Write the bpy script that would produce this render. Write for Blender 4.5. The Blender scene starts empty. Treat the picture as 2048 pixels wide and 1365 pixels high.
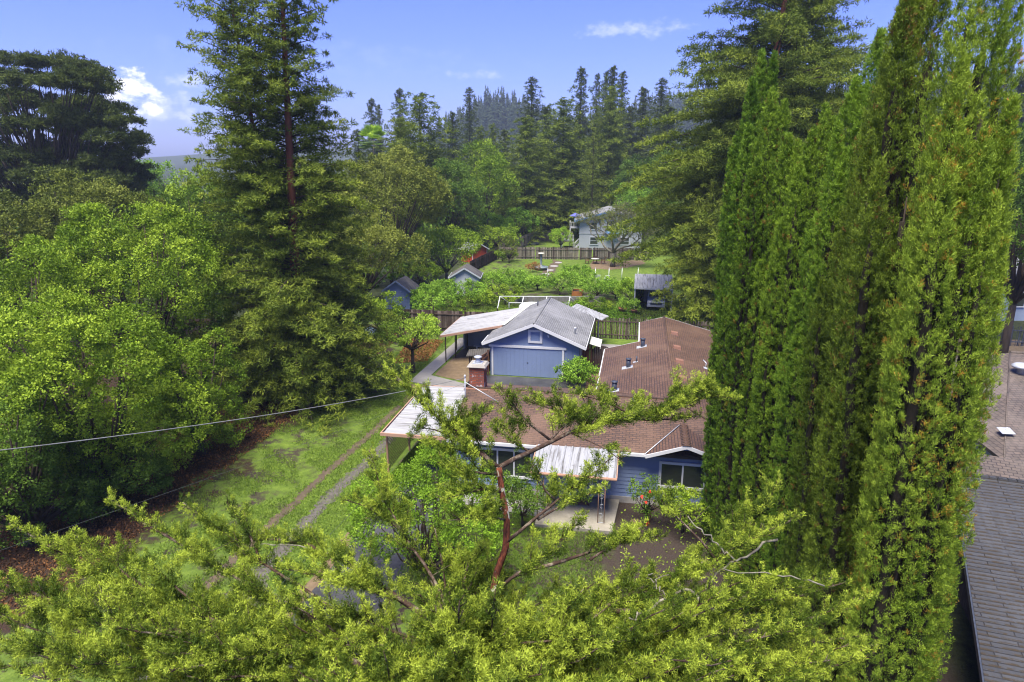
import bpy, math, random
import numpy as np
from mathutils import Vector, Matrix

# ------------------------------------------------------------------ camera, sky, sun, exposure
SC = bpy.context.scene
COL = SC.collection
CAMH, PITCH, FPX = 15.0, math.radians(15.3), 1365.0
cam = bpy.data.cameras.new('camera'); cam.sensor_width = 36.0; cam.lens = 36.0*FPX/2048.0
cam.clip_start = 0.1; cam.clip_end = 20000
camo = bpy.data.objects.new('camera', cam); COL.objects.link(camo)
camo.location = (0, 0, CAMH); camo.rotation_euler = (math.pi/2-PITCH, 0, 0)
SC.camera = camo

SUN_EL, SUN_AZ = math.radians(69), math.radians(206)      # azimuth clockwise from +Y
sdir = Vector((math.sin(SUN_AZ)*math.cos(SUN_EL), math.cos(SUN_AZ)*math.cos(SUN_EL), math.sin(SUN_EL)))
sl = bpy.data.lights.new('sun', 'SUN'); sl.energy = 4.5; sl.angle = math.radians(32); sl.color = (1.0, 0.94, 0.80)
so = bpy.data.objects.new('sun', sl); COL.objects.link(so); so.location = (0, 0, 60)
so.rotation_euler = sdir.to_track_quat('Z', 'Y').to_euler()

W = bpy.data.worlds.new('World'); SC.world = W; W.use_nodes = True
wt = W.node_tree; wt.nodes.clear()
def wn(t, **k):
    n = wt.nodes.new(t)
    for a, b in k.items(): setattr(n, a, b)
    return n
sky = wn('ShaderNodeTexSky', sky_type='NISHITA', sun_disc=False, sun_elevation=SUN_EL, sun_rotation=SUN_AZ)
sky.air_density = 1.0; sky.dust_density = 0.6; sky.ozone_density = 2.0
tint = wn('ShaderNodeMix', data_type='RGBA', blend_type='MULTIPLY'); tint.inputs[0].default_value = 1
tint.inputs[7].default_value = (0.39, 0.44, 1.05, 1)
wt.links.new(sky.outputs[0], tint.inputs[6])
tc = wn('ShaderNodeTexCoord')
sep = wn('ShaderNodeSeparateXYZ'); wt.links.new(tc.outputs['Generated'], sep.inputs[0])
def wmath(op, a, b=None, c=None):
    n = wn('ShaderNodeMath', operation=op)
    for i, x in enumerate((a, b, c)):
        if x is None: continue
        if isinstance(x, (int, float)): n.inputs[i].default_value = x
        else: wt.links.new(x, n.inputs[i])
    return n.outputs[0]
az = wmath('ARCTAN2', sep.outputs[0], sep.outputs[1])
el = wmath('ARCSINE', sep.outputs[2])
cv = wn('ShaderNodeCombineXYZ'); wt.links.new(az, cv.inputs[0]); wt.links.new(wmath('MULTIPLY', el, 1.6), cv.inputs[1])
cn = wn('ShaderNodeTexNoise'); cn.inputs['Scale'].default_value = 30; cn.inputs['Detail'].default_value = 6; cn.inputs['Roughness'].default_value = .62
wt.links.new(cv.outputs[0], cn.inputs['Vector'])
def cloud(a0, e0, wa, we, dens, soft=1.0):
    # one cloud: an elliptical patch of the sky broken up by noise
    da = wmath('DIVIDE', wmath('SUBTRACT', az, a0), wa); de = wmath('DIVIDE', wmath('SUBTRACT', el, e0), we)
    r2 = wmath('ADD', wmath('MULTIPLY', da, da), wmath('MULTIPLY', de, de))
    m = wmath('SUBTRACT', 1.0, r2)
    m = wmath('ADD', wmath('MULTIPLY', m, .8), wmath('MULTIPLY', wmath('SUBTRACT', cn.outputs[0], .53), 4.0))
    mm = wn('ShaderNodeMapRange', interpolation_type='SMOOTHSTEP'); wt.links.new(m, mm.inputs[0])
    mm.inputs[1].default_value = .1; mm.inputs[2].default_value = .1+soft; mm.inputs[4].default_value = dens
    return mm.outputs[0]
def ae(px, py):
    x = (px-1024)/FPX; u = -(py-682.5)/FPX
    d = Vector((x, math.cos(PITCH)+math.sin(PITCH)*u, -math.sin(PITCH)+math.cos(PITCH)*u)).normalized()
    return math.atan2(d.x, d.y), math.asin(d.z)
tot = None
for (px, py, wa, we, de, so_) in ((258,185,.048,.036,.95,.6),(300,215,.06,.03,.5,1.1),(350,160,.06,.012,.40,1.3),(950,150,.06,.009,.28,1.2),(1270,58,.09,.014,.35,1.2),(640,120,.3,.03,.08,1.6)):
    a0, e0 = ae(px, py); c = cloud(a0, e0, wa, we, de, so_)
    tot = c if tot is None else wmath('MAXIMUM', tot, c)
cm = wn('ShaderNodeMix', data_type='RGBA'); wt.links.new(tot, cm.inputs[0]); wt.links.new(tint.outputs[2], cm.inputs[6])
cm.inputs[7].default_value = (6.5, 6.5, 7.2, 1)
bg = wn('ShaderNodeBackground'); bg.inputs[1].default_value = 0.098
wt.links.new(cm.outputs[2], bg.inputs[0])
wo = wn('ShaderNodeOutputWorld'); wt.links.new(bg.outputs[0], wo.inputs[0])
SC.view_settings.view_transform = 'Standard'; SC.view_settings.look = 'None'
SC.view_settings.exposure = 1.24; SC.view_settings.gamma = 1.0
SC.render.engine = 'CYCLES'
SC.cycles.max_bounces = 4; SC.cycles.diffuse_bounces = 2; SC.cycles.glossy_bounces = 2
SC.cycles.transmission_bounces = 2; SC.cycles.volume_bounces = 0; SC.cycles.transparent_max_bounces = 4
SC.cycles.use_denoising = True
SC.cycles.use_adaptive_sampling = True; SC.cycles.adaptive_threshold = 0.012; SC.cycles.filter_width = 1.15

# ------------------------------------------------------------------ geometry of the site
ROT = math.radians(-10.5); CR, SR = math.cos(ROT), math.sin(ROT)
def at(px, py, Y):                       # a point of the place, read off the photograph at a known distance
    x = (px-1024)/FPX; u = -(py-682.5)/FPX
    y = math.cos(PITCH)+math.sin(PITCH)*u; w = -math.sin(PITCH)+math.cos(PITCH)*u; s = Y/y
    return np.array((x*s, Y, CAMH+w*s))
def gp(px, py, z=0.0):                   # same, on the level z
    x = (px-1024)/FPX; u = -(py-682.5)/FPX
    y = math.cos(PITCH)+math.sin(PITCH)*u; w = -math.sin(PITCH)+math.cos(PITCH)*u; s = (z-CAMH)/w
    return np.array((x*s, y*s, z))
def HW(u, v, z=0.0): return np.array((CR*u-SR*v, SR*u+CR*v, z))      # house axes -> world
def WH(p): return np.array((CR*p[0]+SR*p[1], -SR*p[0]+CR*p[1], p[2] if len(p) > 2 else 0.0))

# ------------------------------------------------------------------ materials
MATS = {}
class N:
    def __init__(s, name):
        s.m = bpy.data.materials.new(name); s.m.use_nodes = True; s.t = s.m.node_tree; s.t.nodes.clear(); MATS[name] = s.m
        s.out = s.n('ShaderNodeOutputMaterial'); s.b = s.n('ShaderNodeBsdfPrincipled'); s.l(s.b.outputs[0], s.out.inputs[0])
    def n(s, t, **k):
        x = s.t.nodes.new(t)
        for a, b in k.items(): setattr(x, a, b)
        return x
    def l(s, a, b): s.t.links.new(a, b)
    def coord(s, kind='Object', scale=(1,1,1), rot=(0,0,0)):
        c = s.n('ShaderNodeTexCoord'); m = s.n('ShaderNodeMapping'); s.l(c.outputs[kind], m.inputs[0])
        m.inputs['Scale'].default_value = scale; m.inputs['Rotation'].default_value = rot; return m.outputs[0]
    def noise(s, co, sc, det=4, rough=.55):
        x = s.n('ShaderNodeTexNoise'); s.l(co, x.inputs['Vector']); x.inputs['Scale'].default_value = sc
        x.inputs['Detail'].default_value = det; x.inputs['Roughness'].default_value = rough; return x.outputs[0]
    def ramp(s, f, stops):
        r = s.n('ShaderNodeValToRGB'); s.l(f, r.inputs[0]); e = r.color_ramp.elements
        while len(e) < len(stops): e.new(.5)
        for k, (p, c) in enumerate(stops): e[k].position = p; e[k].color = (*c, 1) if len(c) == 3 else c
        return r.outputs[0]
    def mix(s, f, a, b, mode='MIX'):
        m = s.n('ShaderNodeMix', data_type='RGBA', blend_type=mode)
        for i, x in ((0, f), (6, a), (7, b)):
            if isinstance(x, (int, float)): m.inputs[i].default_value = x
            elif isinstance(x, tuple): m.inputs[i].default_value = (*x, 1)
            else: s.l(x, m.inputs[i])
        return m.outputs[2]
    def math(s, op, a, b=None):
        n = s.n('ShaderNodeMath', operation=op)
        for i, x in enumerate((a, b)):
            if x is None: continue
            if isinstance(x, (int, float)): n.inputs[i].default_value = x
            else: s.l(x, n.inputs[i])
        return n.outputs[0]
    def smooth(s, f, a, b):
        m = s.n('ShaderNodeMapRange', interpolation_type='SMOOTHSTEP'); s.l(f, m.inputs[0])
        m.inputs[1].default_value = a; m.inputs[2].default_value = b; return m.outputs[0]
    def bump(s, h, st=.3, d=.02):
        b = s.n('ShaderNodeBump'); b.inputs['Strength'].default_value = st; b.inputs['Distance'].default_value = d
        s.l(h, b.inputs['Height']); s.l(b.outputs[0], s.b.inputs['Normal'])
    def fin(s, col, rough=.7, spec=.3, metal=0):
        if isinstance(col, tuple): s.b.inputs['Base Color'].default_value = (*col, 1)
        else: s.l(col, s.b.inputs['Base Color'])
        if isinstance(rough, (int, float)): s.b.inputs['Roughness'].default_value = rough
        else: s.l(rough, s.b.inputs['Roughness'])
        s.b.inputs['Specular IOR Level'].default_value = spec; s.b.inputs['Metallic'].default_value = metal
        return s.m

def mottled(name, c1, c2, scale=3, rough=.75, bump=.2, kind='Object', stretch=(1,1,1), metal=0, lo=.3, hi=.7, spec=.3):
    n = N(name); co = n.coord(kind, stretch); f = n.noise(co, scale, 6); g = n.noise(co, scale*9, 3)
    f2 = n.math('ADD', n.math('MULTIPLY', f, .7), n.math('MULTIPLY', g, .3))
    col = n.ramp(f2, ((lo, c1), (hi, c2))); n.bump(g, bump); return n.fin(col, rough, spec, metal)

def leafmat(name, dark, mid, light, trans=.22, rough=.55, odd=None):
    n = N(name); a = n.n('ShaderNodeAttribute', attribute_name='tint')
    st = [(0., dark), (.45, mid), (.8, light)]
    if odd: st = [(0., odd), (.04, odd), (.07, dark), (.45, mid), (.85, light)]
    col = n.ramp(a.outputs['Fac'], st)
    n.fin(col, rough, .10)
    tr = n.n('ShaderNodeBsdfTranslucent'); n.l(n.mix(.5, col, n.mix(1.0, col, (1.2, 1.3, .4), 'MULTIPLY')), tr.inputs[0])
    ms = n.n('ShaderNodeMixShader'); ms.inputs[0].default_value = trans
    n.l(n.b.outputs[0], ms.inputs[1]); n.l(tr.outputs[0], ms.inputs[2]); n.l(ms.outputs[0], n.out.inputs[0])
    return n.m

def shingle(name, c1, c2, c3, mortar=(.03,.022,.02), rough=.6, w=.3, h=.135, moss=None, stain=(.5,)):
    n = N(name); co = n.coord('UV')
    b = n.n('ShaderNodeTexBrick'); n.l(co, b.inputs['Vector'])
    b.inputs['Color1'].default_value = (*c1, 1); b.inputs['Color2'].default_value = (*c2, 1); b.inputs['Mortar'].default_value = (*mortar, 1)
    b.inputs['Scale'].default_value = 1; b.inputs['Mortar Size'].default_value = .016; b.inputs['Mortar Smooth'].default_value = .3
    b.inputs['Bias'].default_value = 0; b.inputs['Brick Width'].default_value = w; b.inputs['Row Height'].default_value = h
    f = n.noise(co, .35, 5); g = n.noise(co, 40, 2)
    col = n.mix(n.smooth(f, .42, .68), b.outputs['Color'], n.mix(.65, b.outputs['Color'], c3))
    st = n.noise(n.coord('UV', (3.0, .25, 1)), 1.3, 5)
    col = n.mix(n.smooth(st, .45, .75), col, n.mix(.5, col, (c1[0]*.45, c1[1]*.45, c1[2]*.45)))
    col = n.mix(n.math('MULTIPLY', g, .35), col, (.02, .02, .02))
    if moss:
        # moss gathered along the lower edge of each course
        sx = n.n('ShaderNodeSeparateXYZ'); n.l(co, sx.inputs[0])
        fr = n.math('FRACT', n.math('DIVIDE', sx.outputs[1], h))
        mk = n.math('MULTIPLY', n.smooth(n.noise(n.coord('UV', (1.2, 2.2, 1)), 2.6, 8, .8), .45, .53), n.smooth(fr, .55, .28))
        col = n.mix(mk, col, n.mix(n.noise(co, 14, 4), moss, (.02, .02, .008)))
    hh = n.math('ADD', b.outputs['Fac'], n.math('MULTIPLY', g, -.6))
    n.bump(n.math('MULTIPLY', hh, -1.0), .7, .02)
    return n.fin(col, rough, .35)

BLUE = (.165, .215, .34)
def painted(name, c, rough=.5, dirt=.25):
    n = N(name); co = n.coord('Object', (1, 1, .35)); f = n.noise(co, 1.2, 6); g = n.noise(co, 14, 4)
    d = tuple(x*.62 for x in c)
    col = n.mix(n.math('MULTIPLY', n.smooth(f, .45, .75), dirt), c, d)
    col = n.mix(n.math('MULTIPLY', g, .18), col, d); n.bump(g, .12, .01); return n.fin(col, rough, .35)
painted('blue_paint', BLUE); painted('blue_door_paint', (.175, .23, .36)); painted('white_paint', (.60, .60, .60), .45, .2)
painted('white_siding', (.40, .43, .46), .6, .4); painted('gray_siding', (.30, .36, .44), .6, .3)
painted('red_paint', (.42, .07, .03)); painted('pale_wall', (.33, .35, .37)); painted('purple_blue', (.10, .11, .34)); painted('deep_blue', (.02, .09, .30))
painted('yellow_paint', (.75, .60, .22)); painted('tan_trim', (.42, .25, .17), .5, .3); painted('brown_iron', (.30, .17, .11), .45, .3)
painted('trim_blue', (.07, .15, .30)); painted('car_blue', (.22, .33, .45), .3, .1); painted('car_white', (.6, .62, .64), .25, .1); painted('orange_wood', (.55, .20, .06), .7, .3)
mottled('dark_metal', (.03, .035, .05), (.06, .07, .10), 6, .4); mottled('light_metal', (.38, .40, .43), (.55, .57, .60), 8, .4, metal=.3)
mottled('vent_box', (.17, .085, .055), (.25, .13, .09), 8, .6)
mottled('terracotta', (.40, .15, .07), (.52, .24, .13), 6, .8)
mottled('concrete', (.17, .155, .125), (.33, .30, .25), 1.1, .6, .15); mottled('wet_concrete', (.16, .15, .14), (.27, .255, .235), .8, .45, .15)
mottled('foundation', (.22, .20, .17), (.36, .34, .30), 3, .8); mottled('retaining_block', (.09, .09, .085), (.2, .19, .18), 4, .85)
mottled('asphalt', (.022, .022, .024), (.075, .075, .08), .7, .5, .3); mottled('gravel', (.045, .040, .032), (.15, .135, .115), 5, .7, .8)
mottled('red_paving', (.11, .065, .048), (.19, .11, .08), 3, .55); mottled('dirt', (.045, .034, .022), (.13, .095, .062), 2.5, .8, .8)
mottled('compost_ground', (.10, .07, .04), (.20, .14, .08), 3, .85, .6); mottled('slate_path', (.20, .19, .18), (.36, .34, .32), 4, .8)
mottled('red_bark', (.085, .026, .015), (.21, .070, .038), 5, .8, .6, stretch=(1, 1, .12)); mottled('dark_bark', (.02, .015, .011), (.07, .05, .036), 5, .9, .6, stretch=(1, 1, .2))
mottled('lichen_bark', (.050, .028, .018), (.24, .20, .14), 9, .9, .6, lo=.50, hi=.66, stretch=(1, 1, .5)); mottled('pale_twig', (.30, .27, .20), (.55, .52, .42), 8, .8)
mottled('lichen', (.07, .055, .04), (.32, .30, .22), 12, .9, .5)
mottled('gray_bark', (.06, .055, .04), (.20, .185, .14), 8, .9, .5)
mottled('dark_void', (.004, .004, .005), (.012, .012, .014), 3, .9); mottled('cable', (.16, .16, .15), (.27, .27, .26), 6, .5); mottled('dark_cable', (.05, .06, .05), (.1, .11, .1), 6, .6)
mottled('fiberglass', (.50, .49, .42), (.66, .65, .58), 3, .5); mottled('rusty_red', (.40, .10, .05), (.50, .18, .10), 4, .7)
mottled('bronze', (.10, .14, .15), (.22, .26, .27), 6, .5); mottled('plastic_white', (.6, .62, .65), (.78, .8, .82), 4, .4); mottled('tarp', (.28, .38, .48), (.36, .46, .55), 3, .5)
mottled('roof_rubber', (.035, .04, .05), (.12, .13, .15), 4, .5)
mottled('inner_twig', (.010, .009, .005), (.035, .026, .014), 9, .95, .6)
mottled('petal_red', (.55, .03, .02), (.7, .08, .03), 9, .6)

shingle('brown_shingle', (.15, .082, .050), (.088, .050, .033), (.195, .116, .075))
shingle('wing_shingle', (.145, .078, .047), (.10, .054, .034), (.185, .11, .068))
shingle('gray_shingle', (.27, .27, .275), (.20, .20, .205), (.35, .35, .355), (.09, .09, .09))
shingle('mossy_shingle', (.060, .062, .068), (.040, .042, .047), (.085, .088, .096), (.008, .007, .006), .6, 1.3, .165, moss=(.052, .03, .014))
shingle('tan_shingle', (.15, .115, .092), (.10, .08, .066), (.21, .17, .14), (.03, .025, .022), .6, .3, .2)
shingle('old_shingle', (.13, .12, .11), (.09, .085, .08), (.16, .15, .13))

def brickmat():
    n = N('chimney_brick'); co = n.coord('UV'); b = n.n('ShaderNodeTexBrick'); n.l(co, b.inputs['Vector'])
    b.inputs['Color1'].default_value = (.34, .085, .035, 1); b.inputs['Color2'].default_value = (.20, .05, .03, 1); b.inputs['Mortar'].default_value = (.10, .08, .07, 1)
    b.inputs['Scale'].default_value = 1; b.inputs['Brick Width'].default_value = .22; b.inputs['Row Height'].default_value = .085; b.inputs['Mortar Size'].default_value = .012
    f = n.noise(co, 2.3, 5); col = n.mix(n.smooth(f, .53, .6), b.outputs['Color'], (.50, .42, .42)); n.bump(b.outputs['Fac'], -.6, .02); n.fin(col, .85)
brickmat()
def ribmetal(name, c, streak, axis=0):
    n = N(name); s = [.35, .35, .35]; s[axis] = 7
    f = n.noise(n.coord('UV', (6, .5, 1)), 1.1, 6, .65); g = n.noise(n.coord('UV'), 5, 5)
    col = n.mix(n.smooth(f, .46, .68), c, streak); col = n.mix(n.math('MULTIPLY', n.smooth(g, .6, .75), .5), col, streak)
    return n.fin(col, .6, .25, 0)
ribmetal('white_metal', (.31, .31, .315), (.14, .135, .13)); ribmetal('awning_metal', (.29, .295, .31), (.09, .085, .08))
def fencemat(name, c1, c2, c3):
    n = N(name); a = n.n('ShaderNodeAttribute', attribute_name='tint')
    f = n.noise(n.coord('Object', (9, 9, .7)), 2, 5); g = n.noise(n.coord('Object', (1, 1, .6)), .8, 4)
    v = n.math('ADD', n.math('MULTIPLY', a.outputs['Fac'], .6), n.math('MULTIPLY', f, .4))
    col = n.ramp(v, ((.25, c1), (.5, c2), (.75, c3))); col = n.mix(n.smooth(g, .45, .7), col, n.mix(.6, col, c1)); n.bump(f, .4, .01); n.fin(col, .85)
fencemat('old_fence_wood', (.022, .015, .012), (.085, .058, .045), (.21, .165, .135)); fencemat('gray_fence_wood', (.05, .042, .032), (.15, .125, .10), (.27, .235, .19))
fencemat('dark_fence_wood', (.02, .013, .010), (.05, .03, .024), (.10, .065, .05)); fencemat('gate_wood', (.05, .02, .012), (.14, .062, .035), (.25, .12, .065))
def barkpatch(name, c1, c2, patch):
    n = N(name); f = n.noise(n.coord('Object', (1, 1, .16)), 26, 5, .65); g = n.noise(n.coord('Object', (1, 1, .6)), 5, 6, .6); h = n.noise(n.coord('Object'), 2.2, 3)
    col = n.ramp(f, ((.35, c1), (.62, c2))); col = n.mix(n.smooth(h, .35, .65), col, n.mix(.55, col, c1)); col = n.mix(n.smooth(g, .57, .61), col, patch)
    n.bump(f, .9, .03); return n.fin(col, .85, .15)
barkpatch('juniper_bark', (.035, .014, .010), (.25, .075, .035), (.38, .37, .28))
def glassmat(name, c):
    n = N(name); f = n.noise(n.coord('Object', (.5, .5, 14)), 3, 2); n.fin(n.mix(f, c, tuple(x*.55 for x in c)), .12, .6)
glassmat('window_glass', (.045, .055, .045)); glassmat('car_glass', (.03, .04, .05))

GREEN = dict(
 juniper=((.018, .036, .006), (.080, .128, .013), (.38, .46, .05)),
 redwood=((.026, .044, .007), (.098, .142, .016), (.25, .30, .035)),
 redwood_far=((.022, .036, .010), (.060, .085, .019), (.13, .16, .03)),
 broad=((.030, .062, .006), (.125, .210, .013), (.31, .42, .035)),
 broad_deep=((.020, .042, .006), (.060, .115, .012), (.14, .23, .028)),
 olive=((.030, .045, .008), (.095, .125, .018), (.22, .25, .04)),
 lime=((.07, .13, .01), (.20, .34, .025), (.40, .55, .06)),
 cyp=((.032, .066, .008), (.108, .19, .015), (.26, .38, .035)),
 monterey=((.018, .030, .007), (.056, .080, .016), (.12, .15, .028)),
 shrub=((.04, .09, .01), (.15, .28, .025), (.32, .50, .06)),
 dusk=((.014, .026, .012), (.034, .054, .026), (.065, .09, .04)))
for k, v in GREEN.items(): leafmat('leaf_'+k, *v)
leafmat('leaf_cypress', *GREEN['cyp'], odd=(.20, .11, .025)); leafmat('leaf_cypress_light', (.042, .085, .009), (.138, .225, .019), (.33, .43, .045), odd=(.42, .24, .035))
leafmat('leaf_cypress_green', (.026, .062, .008), (.092, .18, .015), (.24, .37, .035), odd=(.14, .09, .02)); leafmat('leaf_cypress_brown', (.030, .050, .008), (.098, .150, .016), (.24, .32, .033), odd=(.20, .10, .03))
leafmat('leaf_grass', (.045, .085, .012), (.115, .19, .020), (.22, .31, .045), .15); leafmat('leaf_litter', (.035, .020, .012), (.10, .048, .022), (.26, .12, .04), .05)
leafmat('leaf_dead', (.12, .09, .06), (.22, .18, .12), (.32, .28, .2), .1)

# ------------------------------------------------------------------ mesh helpers
class MB:
    def __init__(s): s.V = []; s.F = []; s.UV = []; s.T = []; s.S = []
    def add(s, vs, fs, uvs=None, tint=.5, smooth=False):
        b = len(s.V); s.V += [tuple(float(c) for c in v) for v in vs]; s.T += [tint]*len(vs)
        for k, f in enumerate(fs):
            s.F.append([i+b for i in f]); s.S.append(smooth)
            if uvs is not None: s.UV.append([uvs[i] for i in f])
            else:
                p = [Vector(vs[i]) for i in f]; n = (p[1]-p[0]).cross(p[2]-p[1]); ax = max(range(3), key=lambda a: abs(n[a]))
                s.UV.append([((q.y if ax == 0 else q.x), (q.y if ax == 2 else q.z)) for q in p])
        return s
    def hexa(s, a, b, tint=.5):            # two quads a (bottom), b (top)
        return s.add(list(a)+list(b), [(3,2,1,0),(4,5,6,7),(0,1,5,4),(1,2,6,5),(2,3,7,6),(3,0,4,7)], None, tint)
    def box(s, x0, x1, y0, y1, z0, z1, tint=.5):
        return s.hexa([(x0,y0,z0),(x1,y0,z0),(x1,y1,z0),(x0,y1,z0)], [(x0,y0,z1),(x1,y0,z1),(x1,y1,z1),(x0,y1,z1)], tint)
    def beam(s, p, q, w, h, tint=.5, up=(0,0,1)):
        p, q, up = Vector(p), Vector(q), Vector(up); d = (q-p).normalized()
        if abs(d.dot(up)) > .98: up = Vector((0, 1, 0))
        x = d.cross(up).normalized()*w/2; y = x.cross(d).normalized()*h/2
        return s.hexa([p-x-y, p+x-y, q+x-y, q-x-y], [p-x+y, p+x+y, q+x+y, q-x+y], tint)
    def tube(s, pts, r, n=8, tint=.5, smooth=True):
        pts = [Vector(p) for p in pts]; m = len(pts)
        if isinstance(r, (int, float)): r = [r]*m
        vs = []; ref = Vector((.31, .2, .93))
        for i, p in enumerate(pts):
            d = (pts[min(i+1, m-1)]-pts[max(i-1, 0)]).normalized(); x = d.cross(ref)
            if x.length < .05: x = d.cross(Vector((1, 0, 0)))
            x.normalize(); y = d.cross(x)
            vs += [p+(x*math.cos(2*math.pi*k/n)+y*math.sin(2*math.pi*k/n))*r[i] for k in range(n)]
        fs = [(i*n+k, i*n+(k+1) % n, (i+1)*n+(k+1) % n, (i+1)*n+k) for i in range(m-1) for k in range(n)]
        s.add(vs, fs, None, tint, smooth); b = len(s.V)-len(vs)
        for f in (list(range(n))[::-1], list(range((m-1)*n, m*n))):
            s.F.append([i+b for i in f]); s.S.append(False); s.UV.append([(0, 0)]*n)
        return s
    def lathe(s, c, prof, n=20, tint=.5, smooth=True):
        vs = [(c[0]+r*math.cos(2*math.pi*k/n), c[1]+r*math.sin(2*math.pi*k/n), c[2]+z) for r, z in prof for k in range(n)]
        m = len(prof); fs = [(i*n+k, i*n+(k+1) % n, (i+1)*n+(k+1) % n, (i+1)*n+k) for i in range(m-1) for k in range(n)]
        fs += [tuple(range(n))[::-1], tuple(range((m-1)*n, m*n))]
        return s.add(vs, fs, None, tint, smooth)
    def slab(s, poly, th, ud=None):        # a roof plane: polygon of the top face, thickness down; UV runs along ud and up the slope
        P = [Vector(p) for p in poly]; nrm = Vector((0, 0, 0))
        for i in range(len(P)): nrm += (P[i]-P[0]).cross(P[(i+1) % len(P)]-P[0])
        nrm.normalize()
        if nrm.z < 0: P = P[::-1]; nrm = -nrm
        u = Vector(ud) if ud else Vector((0, 0, 1)).cross(nrm)
        if u.length < 1e-4: u = Vector((1, 0, 0))
        u.normalize(); w = nrm.cross(u); n = len(P)
        vs = P+[p-Vector((0, 0, th)) for p in P]; uv = [(p.dot(u), p.dot(w)) for p in P]*2
        return s.add(vs, [tuple(range(n)), tuple(range(n, 2*n))[::-1]]+[(i, i+n, (i+1) % n+n, (i+1) % n) for i in range(n)], uv)
    def corr(s, p00, p10, p11, p01, pitch=.2, amp=.03, th=.02, flat=.6, rows=1):
        # ribbed sheet; ribs run from edge p00-p10 to edge p01-p11
        p00, p10, p11, p01 = map(Vector, (p00, p10, p11, p01)); wid = (p10-p00).length; k = max(2, int(wid/pitch))
        ts = []
        for i in range(k):
            for a, h in ((0, 0), (flat, 0), (flat+.08, 1), (.92, 1)): ts.append(((i+a)/k, h*amp))
        ts.append((1, 0)); vs = []; uv = []
        ln = (p01-p00).length
        for t, h in ts:
            for q, vv in ((p00.lerp(p10, t), 0), (p01.lerp(p11, t), ln)):
                vs += [q+Vector((0, 0, h)), q+Vector((0, 0, h-th))]; uv += [(t*wid, vv)]*2
        fs = []
        for i in range(len(ts)-1):
            a, b = i*4, i*4+4
            fs += [(a, b, b+2, a+2), (a+1, a+3, b+3, b+1), (a, a+1, b+1, b), (a+2, b+2, b+3, a+3)]
        fs += [(0, 2, 3, 1), (len(ts)*4-4, len(ts)*4-3, len(ts)*4-1, len(ts)*4-2)]
        return s.add(vs, fs, uv)

def mesh_np(name, V, Fs, k, mat, tint=None, smooth=False):
    me = bpy.data.meshes.new(name); n = len(V); f = len(Fs)
    me.vertices.add(n); me.vertices.foreach_set('co', np.ascontiguousarray(V, np.float32).ravel())
    me.loops.add(f*k); me.loops.foreach_set('vertex_index', np.ascontiguousarray(Fs, np.int32).ravel())
    me.polygons.add(f); me.polygons.foreach_set('loop_start', np.arange(0, f*k, k, dtype=np.int32)); me.polygons.foreach_set('loop_total', np.full(f, k, np.int32))
    me.update()
    if tint is not None:
        a = me.attributes.new('tint', 'FLOAT', 'POINT'); a.data.foreach_set('value', np.clip(tint, 0, 1).astype(np.float32))
    me.materials.append(MATS[mat]); return me

def thing(name, label, cat, p=(0, 0, 0), rot=0.0, group=None):
    """an Empty at the thing's base; p in world coordinates"""
    o = bpy.data.objects.new(name, None); COL.objects.link(o); o.location = tuple(float(c) for c in p); o.rotation_euler = (0, 0, rot)
    o.empty_display_size = .3; o['label'] = label; o['category'] = cat
    if group: o['group'] = group
    return o
def hthing(name, label, cat, u, v, z=0.0, group=None):    # the same on the house's axes
    o = thing(name, label, cat, HW(u, v, z), ROT, group); OFF[o.name] = (u, v, z); return o
OFF = {}
def root_off(o):
    while o.parent: o = o.parent
    if o.name in OFF: return OFF[o.name]
    return tuple(o.location) if o.type == 'EMPTY' else (0, 0, 0)
def obj(name, mb, mat, parent=None, label=None, local=False):
    """one mesh object; coordinates of mb are absolute (house axes for hthing children) and are taken relative to the thing's base"""
    off = (0, 0, 0) if (parent is None or local) else root_off(parent)
    me = bpy.data.meshes.new(name)
    me.from_pydata([(a-off[0], b-off[1], c-off[2]) for a, b, c in mb.V], [], mb.F)
    me.materials.append(MATS[mat])
    uv = me.uv_layers.new(name='UVMap'); uv.data.foreach_set('uv', [c for f in mb.UV for q in f for c in q])
    a = me.attributes.new('tint', 'FLOAT', 'POINT'); a.data.foreach_set('value', mb.T)
    me.polygons.foreach_set('use_smooth', mb.S); me.update()
    o = bpy.data.objects.new(name, me); COL.objects.link(o)
    if parent: o.parent = parent
    if label: o['label'] = label
    return o
def single(o, label, cat, group=None):
    o['label'] = label; o['category'] = cat
    if group: o['group'] = group
    return o
def struct(o, label, kind='structure'): o['kind'] = kind; o['label'] = label; return o
def link(name, me, parent=None):
    o = bpy.data.objects.new(name, me); COL.objects.link(o); o.parent = parent; return o
def dup(root, p, rot, scale, label, group=None):
    r = root.copy(); COL.objects.link(r); r.location = tuple(float(c) for c in p); r.rotation_euler = (0, 0, rot); r.scale = scale; r['label'] = label
    if group: r['group'] = group
    for ch in list(root.children):
        c = ch.copy(); COL.objects.link(c); c.parent = r
        for g in list(ch.children):
            d = g.copy(); COL.objects.link(d); d.parent = c
    return r

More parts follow.
